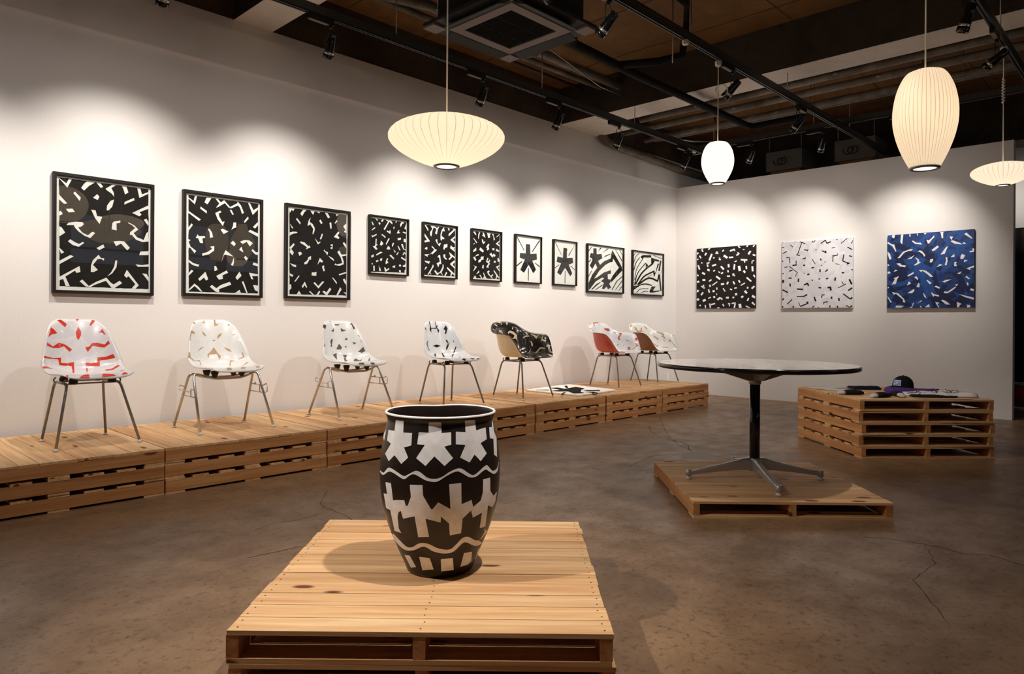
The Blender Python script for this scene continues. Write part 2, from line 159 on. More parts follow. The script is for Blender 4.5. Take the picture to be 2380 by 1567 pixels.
'C2':[[1,848,26,836,31,847,5,858],[12,756,72,783,67,794,6,767],[6,904,21,913,15,915,1,913],[185,903,190,915,178,915,173,908],[111,872,146,839,153,846,117,879],[241,904,320,869,324,881,246,915],[267,901,209,736,220,732,278,896],[194,729,248,711,251,722,197,741],[301,791,340,778,344,792,305,804],[353,767,363,796,350,801,341,773],[404,904,418,884,429,891,414,912],[427,883,455,906,449,914,420,891],[527,859,588,899,581,910,520,871],[579,902,598,857,610,862,591,907],[607,852,658,873,652,887,600,867],[722,904,740,893,744,901,726,912],[786,842,863,903,857,911,781,850],[920,833,934,874,931,881,909,840],[671,787,712,799,709,808,668,797],[862,787,921,750,927,761,868,799],[540,760,596,727,603,741,547,774],[456,797,456,777,469,777,469,796],[588,735,602,758,588,768,574,745],[678,700,677,609,688,608,689,699],[685,679,745,690,742,703,682,692],[747,696,747,720,740,720,740,696],[815,702,801,613,814,610,827,700],[806,605,887,572,891,585,810,618],[860,563,896,576,891,590,855,578],[883,672,923,660,926,673,885,684],[61,692,102,700,99,712,58,704],[94,706,105,620,117,620,106,706],[190,656,190,606,202,605,202,655],[148,579,207,586,204,604,145,597],[287,663,331,675,326,690,282,678],[406,660,450,590,458,594,415,665],[513,657,527,632,542,640,528,665],[297,570,321,574,317,595,292,591],[404,532,442,540,438,557,400,549],[542,562,543,571,530,575,529,565],[581,605,590,615,582,623,573,614],[716,579,766,567,768,574,717,587],[36,564,82,567,80,577,35,574],[98,577,214,481,220,489,104,584],[104,503,149,516,144,531,99,518],[213,488,179,434,186,430,220,483],[312,464,317,469,303,483,298,479],[354,441,382,454,374,472,345,459],[507,521,507,482,526,481,526,520],[593,477,625,504,614,518,582,490],[8,471,28,476,24,491,4,487],[1,664,9,643,20,648,10,669],[795,450,827,449,827,468,795,469],[915,489,934,483,934,499,918,505],[92,407,137,406,137,422,92,424],[3,394,3,353,30,352,30,393],[222,406,217,357,237,354,242,404],[103,339,108,298,128,300,123,341],[406,372,415,362,429,375,419,385],[502,378,521,387,514,401,495,392],[600,379,628,387,623,402,595,394],[708,404,699,361,719,355,728,398],[881,366,913,298,932,308,900,375],[792,343,815,304,823,309,800,348],[753,256,853,305,848,315,748,266],[310,305,359,328,351,345,302,321],[341,332,361,297,378,306,358,341],[208,252,291,245,292,264,209,272],[3,249,84,207,92,223,11,265],[498,265,531,259,533,276,500,282],[618,259,664,263,662,284,616,280],[642,267,647,229,671,231,666,270],[883,216,932,248,922,264,873,232],[209,150,308,153,307,167,208,164],[312,152,355,176,347,192,303,168],[538,163,581,167,579,181,537,177],[540,163,531,139,545,133,554,157],[811,177,901,104,910,116,819,189],[912,102,934,125,926,141,899,118],[15,105,35,130,21,142,1,117],[79,49,149,114,140,124,70,60],[230,76,255,16,264,19,239,79],[262,15,369,58,363,73,256,30],[339,67,368,72,365,89,336,85],[434,145,453,86,471,92,452,151],[568,66,624,75,622,88,565,79],[561,72,566,43,577,44,572,73],[658,148,658,119,680,119,680,148],[750,126,755,88,776,90,772,128],[147,25,157,1,173,7,163,32],[418,1,451,20,445,31,412,11],[644,34,639,1,654,1,658,32],[735,26,740,1,756,1,751,28],[848,24,893,1,902,4,857,37],[903,1,934,18,922,32,891,4],[1,20,11,4,27,16,17,31],[489,7,494,1,508,4,503,14]],
'C3':[[47,893,76,873,86,916,55,916],[145,823,166,791,178,914,153,915],[243,910,249,879,259,881,259,909],[326,913,339,882,342,893,336,914],[405,912,414,891,434,912],[578,914,585,895,595,833,610,835,610,901,623,910],[1,837,1,815,53,779,95,702,101,709,77,798,53,799],[273,824,310,788,383,773,373,798,323,802,286,831],[431,831,448,782,461,781,493,830,517,854,515,879,486,845,460,821],[489,702,497,689,519,690,567,733,551,751],[583,640,627,645,661,737,639,724],[676,850,695,807,714,845],[686,793,727,761,801,745,794,760,708,802],[804,752,825,772,849,749],[824,865,903,804,910,812,848,884],[880,662,883,647,926,651,926,690,910,690,910,667],[114,623,143,625,190,688,250,710,260,702,290,725,250,725,176,700],[340,693,363,684,396,653,410,622,422,644,390,690,363,707],[308,621,338,582,331,553,292,525,325,525,377,558,358,562,351,592,324,616],[217,604,271,608,304,651,271,631],[470,553,485,548,507,573,504,595,475,589],[628,511,647,507,658,557,653,604,637,605,640,558],[687,602,728,602,727,639],[788,578,814,571,838,614,807,634,792,614],[823,533,865,556,829,563],[725,492,754,494,743,523,754,543,728,542],[1,715,1,685,23,607,47,621,29,683],[2,559,2,525,27,539],[102,556,144,518,203,506,208,528,164,535,143,559],[543,490,606,513,574,527],[851,461,890,438,890,462,926,467,926,492],[3,460,3,429,37,443,27,459],[70,453,117,470,92,482],[225,401,236,387,302,428,289,440],[353,463,378,437,391,454,443,411,476,376,508,375,476,413,430,452,391,465],[753,405,784,396,805,427],[302,379,342,341,346,359,326,390],[52,295,97,301,110,353,131,398,70,374,86,365],[223,278,270,302,243,330],[326,257,359,251,362,285,352,311],[434,337,470,285,493,299,450,337],[603,313,626,301,701,337,642,333],[838,362,870,333,888,335,854,372],[522,254,573,228,580,245,538,268],[736,272,751,254,769,280],[618,175,655,170,705,201,748,243,742,251,655,188,630,198],[851,287,864,254,875,264,864,297],[884,207,926,189,926,213,901,225],[4,266,4,247,21,254,21,269],[53,203,77,165,98,180,180,103,177,73,207,66,193,110,125,183],[227,184,280,179,307,212,300,234],[399,180,412,135,435,113,429,142,412,172],[487,178,510,130,522,148,570,132,570,150,516,166,490,189],[773,160,841,120,926,91,926,114,841,141],[5,151,5,132,40,67,54,74],[92,6,157,4,194,27,105,32],[248,3,281,2,301,63,288,56,281,19],[334,52,390,84,380,92],[364,22,377,2,390,3,374,25],[420,6,475,8,465,46],[529,71,565,1,577,1,555,41,574,59],[593,88,643,37,690,36,650,73,608,97],[755,68,759,1,777,1,786,31,808,42],[850,34,862,27,857,1,890,1,891,27]]}
# on the chair shells and the pot: thousandths of the shell coordinates
SHELL_MARKS = {'1':[[-584,972,-551,959,-519,947,-486,935,-455,922,-423,910,-392,898,-360,885,-329,873,-304,897,-277,922,-313,934,-348,946,-384,958,-420,970,-457,982,-520,977],[14,998,38,979,61,959,100,979,140,999,77,998],[427,906,465,891,499,905,533,919,568,933,603,947,639,961,595,972,550,983,519,964,488,944,457,925],[-13,808,-11,784,-8,761,-6,738,19,720,44,702,72,722,101,742,130,762,139,788,149,814,132,830,116,847,100,864,83,882,59,863,34,844,10,826],[-874,725,-827,743,-780,761,-732,768,-684,775,-636,781,-588,787,-620,801,-653,815,-685,829,-722,839,-758,849,-794,860,-806,839,-818,819,-830,800,-841,781,-852,762,-863,744],[658,788,724,787,752,776,778,765,805,753,830,742,820,760,809,779,798,797,787,816,776,836,736,820,697,803],[-920,606,-918,628,-916,651,-878,642,-839,633,-801,624,-764,615,-727,605,-689,617,-651,629,-612,641,-574,653,-536,664,-488,659,-441,654,-394,648,-348,642,-316,632,-284,622,-252,611,-221,601,-190,590,-159,579,-195,563,-230,546,-256,559,-282,572,-309,585,-336,598,-364,610,-392,623,-435,613,-477,604,-520,594,-567,592,-615,591,-662,589,-710,586,-751,591,-793,595,-835,599,-877,602],[212,601,231,580,249,558,267,537,298,554,328,571,359,588,390,604,421,621,460,615,499,610,537,604,574,598,611,592,656,586,701,579,734,588,766,596,798,605,831,613,863,621,859,646,854,671,823,657,792,644,762,631,731,618,698,625,665,633,631,640,597,648,562,655,515,655,468,655,420,654,389,640,358,625,327,611,289,608,250,604],[-196,167,-177,214,-164,249,-154,279,-146,306,-140,332,-136,356,-133,379,-131,400,-173,395,-216,390,-258,384,-301,377,-337,378,-373,378,-410,379,-447,379,-484,378,-481,407,-480,434,-478,460,-522,457,-566,453,-611,450,-656,446,-701,441,-739,443,-778,445,-818,446,-857,448,-898,448,-937,449,-966,452,-964,414,-932,415,-890,419,-848,421,-806,424,-764,426,-723,428,-682,429,-642,430,-601,431,-561,431,-552,409,-543,384,-536,357,-529,326,-488,328,-447,330,-407,331,-367,332,-327,331,-288,331,-249,330,-209,329,-211,303,-214,275,-220,245,-228,211,-243,163],[135,177,159,219,177,251,193,280,231,315,265,312,298,309,331,305,364,300,396,295,428,290,460,284,491,277,502,308,513,339,521,368,528,393,561,393,593,392,625,391,657,389,688,388,719,386,752,388,786,389,819,391,851,392,884,393,878,419,871,441,865,461,831,457,797,453,762,449,727,444,692,440,658,441,624,442,590,442,555,443,520,443,485,444,476,419,467,394,458,366,418,366,377,366,336,365,295,364,253,372,210,379,167,387,165,363,161,338,156,311,149,283,140,253,129,219,120,177],[-999,33,-990,89,-970,88,-943,98,-902,132,-867,141,-832,148,-798,153,-763,157,-729,159,-769,138,-810,113,-851,87,-893,62,-933,40,-965,27,-987,29],[565,142,549,69,578,58,606,47,635,35,663,22,691,10,729,21,765,31,801,38,835,44,869,48,902,51,881,108,847,106,813,102,778,97,743,90,706,82,678,95,651,108,622,120,594,131],[550,-672,635,-520,763,-285,813,-246,858,-223,899,-207,860,-195,821,-183,746,-259],[-839,-879,-784,-796,-837,-793,-872,-868],[-585,-946,-547,-950,-508,-955,-470,-959,-431,-963,-392,-967,-352,-971,-313,-975,-309,-930,-292,-864,-250,-740,-300,-764,-349,-784,-397,-801,-453,-844,-507,-880,-548,-918],[12,-952,50,-950,89,-948,127,-946,165,-944,204,-942,243,-940,281,-938,320,-936,359,-934,397,-932,436,-929,402,-906,371,-876,344,-839,307,-832,271,-823,236,-813,200,-804,166,-793,132,-782,98,-769,42,-889],[572,-902,618,-896,665,-891,711,-886,757,-880,726,-778,689,-769,652,-760,606,-843]],
'2':[[-774,936,-787,928,-767,921,-714,919,-662,917,-682,933,-702,950,-762,942],[-413,956,-357,948,-301,940,-245,931,-248,954,-250,977,-259,997,-284,995,-297,995,-295,981,-296,961,-355,959],[153,997,129,1000,129,979,129,957,129,936,129,915,130,894,189,900,249,907,308,913,252,924,196,935,196,956,197,978,197,999],[649,911,643,876,723,894,703,923],[-411,808,-394,785,-376,762,-329,749,-283,737,-237,724,-261,746,-284,769,-326,782,-368,795],[149,691,196,704,242,717,289,730,317,745,345,759,373,774,323,771,273,767,229,752,186,738,167,714],[-17,677,1,655,61,666,120,676,75,677,29,677],[701,729,757,732,811,735,803,765,769,753,735,741],[-931,762,-936,753,-941,743,-946,734,-950,724,-954,715,-958,702,-962,689,-970,648,-930,649,-944,677,-931,697,-913,717,-895,736,-877,756,-799,759,-723,761,-737,788,-792,794,-849,800,-906,797],[-629,486,-580,503,-531,518,-483,533,-438,548,-394,562,-349,575,-398,568,-448,560,-498,552,-530,537,-563,520,-596,504],[335,563,365,547,393,530,421,514,449,497,490,488,530,479,569,470,549,487,530,505,510,521,476,530,442,538,407,547,372,555],[-225,386,-238,406,-251,424,-264,443,-231,457,-199,471,-166,485,-134,498,-102,511,-68,531,-34,550,0,569,20,553,40,536,60,519,79,502,97,485,115,468,142,451,169,434,195,416,176,394,156,371,134,347,126,370,117,392,106,413,95,434,83,455,38,454,-6,454,-52,453,-97,452,-143,451,-189,450,-201,429,-213,408],[-994,427,-995,408,-996,383,-992,326,-991,275,-993,237,-982,244,-954,245,-926,228,-893,217,-861,205,-831,192,-784,220,-737,241,-689,257,-642,269,-596,279,-596,245,-600,204,-618,141,-684,23,-570,179,-561,225,-560,259,-562,289,-568,318,-618,305,-669,288,-722,268,-775,243,-811,253,-848,262,-887,270,-926,277,-937,335,-949,391,-955,419,-961,441,-986,448,-993,438],[319,138,343,128,394,188,428,231,456,268,494,267,531,265,567,263,603,260,638,256,672,251,705,255,736,258,768,262,798,264,829,267,859,269,857,314,856,368,853,400,849,424,844,445,828,432,830,402,830,362,828,297,795,294,763,291,729,288,696,284,661,280,627,288,593,294,558,300,522,304,485,309,448,312,430,284,410,255,387,224,359,187],[571,-63,623,-40,670,-24,713,-14,755,-6,795,0,833,4,871,6,845,27,819,48,777,37,733,22,685,3,633,-23],[-871,-847,-779,-732,-824,-731,-870,-731],[-443,-913,-396,-911,-348,-909,-301,-907,-254,-904,-248,-840,-210,-726,-249,-716,-288,-705,-328,-695,-408,-841],[59,-881,103,-879,148,-876,193,-873,237,-870,288,-679,226,-688,165,-699],[654,-654,617,-794,621,-865,674,-855,726,-846,778,-836,760,-767,781,-630,718,-640]],
'3':[[-429,989,-373,980,-317,970,-330,988],[-184,926,-121,905,-61,905,-1,905,58,905,138,929,75,929,11,928,-54,928,-118,927],[-827,895,-851,886,-867,871,-882,856,-866,839,-792,833,-721,826,-692,850,-664,874,-636,899,-710,906,-786,913],[602,911,655,912,708,914,710,892,713,871,717,850,720,830,724,810,769,823,815,836,804,853,792,871,781,890,769,908,757,927,745,945,697,934,649,922],[-399,802,-345,796,-292,791,-241,785,-232,808,-222,831,-211,856,-256,838,-300,821],[141,856,144,833,148,811,152,789,204,793,256,797,308,801,358,805,371,828,295,820,245,832,193,844],[-499,618,-485,592,-471,566,-488,542,-506,517,-397,534,-430,560,-412,581,-393,601,-375,621,-356,641,-337,661,-420,662,-459,640],[241,662,274,650,306,638,386,656,349,679,295,670],[547,599,562,574,576,548,628,561,680,574,637,583,593,591],[-969,507,-894,482,-885,511,-877,539,-868,566,-933,535],[-223,482,-165,480,-109,478,-53,476,1,474,31,495,62,515,35,532,7,549,-22,566,-51,583,-79,567,-107,550,-136,533,-164,516,-193,499],[178,516,224,513,269,510,253,545,216,531],[646,395,678,379,708,361,737,335,771,342,806,351,839,361,872,369,869,404,865,430,861,454,857,477,822,463,788,451,753,438,718,424,682,410],[-448,363,-421,343,-398,322,-378,301,-362,278,-349,255,-341,228,-308,267,-284,299,-266,329,-252,357,-242,382,-235,405,-286,396,-338,386,-392,376],[43,370,40,344,34,316,22,286,5,254,-19,217,-60,167,5,183,68,197,126,207,101,229,73,248,110,278,143,306,171,332,196,357,146,362,95,366],[495,37,566,79,623,112,569,112,511,110,505,149,492,184,472,214,449,239,404,214,353,184,290,146],[605,-128,624,-165,641,-205,776,-72,838,-7,883,40,833,17,777,-12,710,-53],[-973,-86,-995,-194,-982,-138],[-511,-919,-466,-924,-420,-929,-374,-934,-328,-939,-281,-944,-233,-948,-229,-894,-183,-803,-238,-808,-292,-813,-346,-818,-400,-822],[84,-830,74,-912,100,-960,155,-958,210,-955,265,-952,251,-911,262,-846,202,-841,143,-836],[809,702,839,687,867,671,860,689,852,706],[850,616,854,593,859,569,863,544,865,566,867,587,869,608],[848,-266,803,-243,775,-325,658,-515]],
'4':[[-434,992,-464,986,-456,964,-448,942,-439,921,-431,899,-423,878,-460,849,-497,821,-473,805,-449,789,-424,774,-400,758,-392,778,-384,797,-375,817,-365,838,-291,839,-220,840,-149,840,-81,840,-13,841,-4,822,6,803,15,785,25,767,35,749,66,768,97,787,129,806,93,824,56,843,18,861,51,884,85,907,-17,910,-17,932,-16,953,-15,974,-14,996,-55,984,-94,983,-64,994,-61,972,-59,949,-57,927,-55,904,-53,882,-64,861,-122,860,-182,859,-242,857,-304,856,-367,854,-368,873,-370,893,-378,912,-385,931,-393,951,-401,970,-409,990,-385,993],[-858,800,-781,797,-747,825,-801,840,-856,855],[366,824,416,816,464,808,445,787,426,766,409,745,391,725,472,736,497,756,523,776,549,796,577,816,605,837,587,860,569,883,550,906,512,889,475,873,438,856,402,840],[-408,496,-344,488,-284,481,-225,473,-169,464,-108,473,-48,482,10,490,69,498,17,506,-35,513,-89,520,-144,527,-207,520,-271,512,-338,504],[-926,504,-890,484,-856,464,-825,446,-796,426,-779,393,-721,375,-669,355,-623,332,-646,360,-674,385,-705,405,-739,424,-749,448,-761,471,-774,494,-788,518,-758,544,-729,569,-701,593,-760,589,-812,563,-867,535],[361,614,378,594,393,573,408,552,423,531,389,509,356,486,321,464,307,441,292,418,277,394,326,413,373,432,401,453,430,473,458,493,486,514,514,533,495,554,475,573,455,593,434,612],[345,160,363,128,428,169,477,203,518,231,555,257,588,282,618,307,647,336,673,365,697,390,721,412,744,432,724,457,701,439,678,420,655,399,631,377,606,352,579,325,549,299,517,275,483,251,444,225,400,196],[-410,176,-355,236,-324,276,-302,310,-361,315,-433,276,-456,238,-498,181],[24,342,21,317,14,291,3,263,-14,231,-41,194,16,200,72,204,85,243,88,275,86,304,78,332],[-760,804,-755,785,-749,766,-744,747,-737,728,-730,710,-732,727,-734,745,-735,763,-735,781,-736,799],[677,573,695,558,713,542,718,563,724,584],[531,9,535,-62,650,56],[-187,-913,-139,-937,-87,-958,-32,-979,-3,-928,59,-847,10,-819,-31,-784],[334,-793,342,-855,371,-900,414,-933,468,-909,531,-876,477,-843,433,-804,383,-799],[587,-921,645,-917,704,-911,760,-908,794,-806,718,-850,649,-889]],
'5':[[-290,951,-294,928,-271,922,-246,916,-214,914,-178,912,-173,926,-157,946,-175,964,-184,979,-230,969],[112,974,87,955,72,939,67,928,134,924,148,935,172,951],[-600,770,-586,762,-564,760,-513,778,-462,797,-462,812,-511,798,-537,801],[-814,550,-789,545,-780,574],[-180,817,-198,824,-216,830,-233,837,-287,826,-345,810,-408,789,-396,780,-384,770,-312,795,-246,812,-226,805],[68,844,86,832,104,820,148,832,196,820,243,805,290,788,323,770,357,751,390,730,357,731,325,732,292,730,338,714,385,696,431,675,455,653,478,631,500,609,495,625,488,642,481,657,489,665,496,673,503,680,478,701,452,723,425,743,397,763,369,782,322,802,275,820,228,836,180,849,123,848],[298,832,354,813,373,817,393,821,414,825,358,839,328,836],[718,489,722,470,724,450,743,445,761,439,785,408,807,375,828,342,846,307,862,271,866,290,850,326,831,361,810,395,788,427,754,458],[887,276,899,232,908,186,914,138,910,102,906,69,900,37,894,4,887,-28,896,-37,906,-45,914,-65,926,-75,938,-86,930,-53,923,-19,926,32,928,84,926,134,916,183,903,230],[853,-221,845,-273,842,-322,845,-367,852,-397,860,-415,865,-396,870,-377,863,-341,862,-290,874,-291,890,-285,906,-276,928,-249,907,-267,894,-264,879,-263,870,-251,861,-237],[814,263,827,206,819,193,811,180,802,166,793,153,805,95,817,101,830,106,835,128,840,149,845,171,831,218],[498,456,534,430,565,403,593,376,629,363,662,347,691,328,665,360,637,389,606,416,573,431,537,444],[600,209,643,190,679,165,708,164,731,161,751,155,769,147,748,163,726,174,700,182,670,186,637,200],[681,-60,702,-82,718,-107,730,-135,741,-159,749,-186,755,-214,760,-245,752,-298,746,-355,749,-413,763,-473,773,-432,766,-379,767,-329,771,-282,778,-237,785,-195,779,-170,772,-145,764,-122,752,-100,735,-83,712,-69],[793,-468,819,-487,830,-497,839,-504,848,-510,860,-494,848,-489,835,-481,838,-457,823,-476,809,-475],[-794,-266,-782,-283,-770,-299,-758,-314,-770,-315,-782,-316],[-336,-549,-497,-679,-484,-760,-352,-648],[122,-689,9,-847,-68,-948,-1,-955,67,-958,168,-769,151,-744,136,-718],[674,-630,664,-659,646,-693,606,-739,551,-816,590,-793,681,-728,699,-703,709,-676,719,-654,698,-646],[773,-592,771,-607,770,-624,769,-639,790,-612,785,-605,779,-598]],
'6':[[-164,976,-221,974,-310,929,-343,894,-358,870,-354,857,-284,880,-275,902,-236,941,-167,954,-98,962,-31,966,-19,947,8,933,36,920,68,935,112,954,99,974,47,992,-11,993,2,996,-56,995,-111,992,-164,980],[-556,830,-577,803,-509,827,-495,862],[-524,701,-561,691,-588,688,-741,587,-774,579,-810,563,-834,549,-824,549,-811,542,-775,559,-650,647,-596,669,-541,691],[304,837,327,819,350,800,411,773,471,742,518,703,580,671,641,637,613,671,584,704,534,734,480,764,423,792,364,817],[748,498,792,454,834,411,871,365,838,414,800,460],[889,307,888,263,887,219,865,248,842,276,819,304,811,289,802,273,812,231,820,188,828,207,834,225,840,243,857,224,874,206,891,187,908,171,928,158,918,209,905,259],[857,-40,849,-83,839,-125,828,-167,816,-210,833,-170,849,-130,854,-85],[-813,-397,-811,-350,-801,-371],[676,300,710,282,739,262,765,239,749,238,731,237,705,270],[768,39,782,-4,795,28],[748,-153,719,-168,681,-186,652,-156,648,-195,645,-235,644,-277,644,-320,647,-364,654,-412,679,-449,706,-489,735,-526,761,-540,783,-541,796,-549,808,-554,820,-557,828,-545,825,-530,820,-514,835,-499,849,-485,863,-469,843,-477,822,-482,809,-504,794,-529,774,-530,750,-520,722,-486,696,-443,674,-405,669,-347,670,-291,706,-288,731,-289,737,-241,742,-196],[855,-429,863,-447,871,-459,897,-439,903,-426,908,-418,912,-409,915,-400,919,-390,923,-381,916,-397,890,-401,872,-416],[754,-625,747,-648,738,-673,726,-687,739,-672,744,-667,763,-637],[-693,-674,-628,-734,-583,-780,-576,-790,-568,-799,-560,-809,-550,-817,-539,-825,-528,-833,-517,-841,-479,-863,-390,-867,-300,-766,-288,-688,-256,-599,-330,-577,-373,-540],[948,-239,936,-275,964,-256]],
'7':[[-617,776,-682,712,-742,649,-708,658,-618,728,-512,803,-551,806],[126,826,142,837,203,822,264,804,324,782,384,756,326,784,268,808,209,828,149,845,168,855,188,865,210,875,144,880,79,880,67,867,55,854,-42,854,-144,843,-176,851,-208,857,-239,863,-332,842,-438,805,-403,809,-370,812,-334,814,-299,815,-256,811],[-882,417,-910,401,-917,394,-914,394,-918,386,-927,367,-939,328,-928,318],[335,870,361,848,389,825,419,800,449,774,478,748,558,703,529,733,500,763,470,792,403,834],[483,670,537,635,588,599,634,561,673,523,707,485,727,453,744,420,759,386,773,351,784,315,793,279,800,242,805,205,826,215,819,255,809,295,797,334,782,372,765,410,737,451,704,490,668,530,625,570,576,610,521,648],[641,369,648,338,652,307,652,274,658,229,656,181,702,189,737,190,692,231,688,267,681,304,671,339,658,372,643,405],[853,391,871,349,885,305,896,261,905,215,911,168,913,118,913,68,894,76,876,85,878,29,877,-27,864,-22,848,-18,859,-63,865,-109,880,-66,894,-22,910,-26,931,-21,964,9,955,52,944,96,943,151,937,200,928,247,916,292,886,340],[794,-265,789,-320,787,-378,795,-433,794,-466,794,-493,791,-519,784,-543,775,-566,764,-592,750,-619,746,-634,764,-608,779,-584,792,-561,802,-539,805,-519,808,-501,808,-481,806,-457,805,-429,807,-393,820,-370,834,-347,818,-322,807,-292],[894,-374,912,-375,925,-379,920,-391,912,-409,920,-389,923,-382,934,-357,914,-365],[682,-15,682,-58,680,-101,675,-144,670,-188,664,-234,660,-283,593,-355,634,-376,664,-315,697,-255,702,-210,709,-168,715,-126,719,-84,721,-43],[835,-7,829,-62,820,-118,839,-52],[927,-206,942,-225,967,-219,956,-198]]}
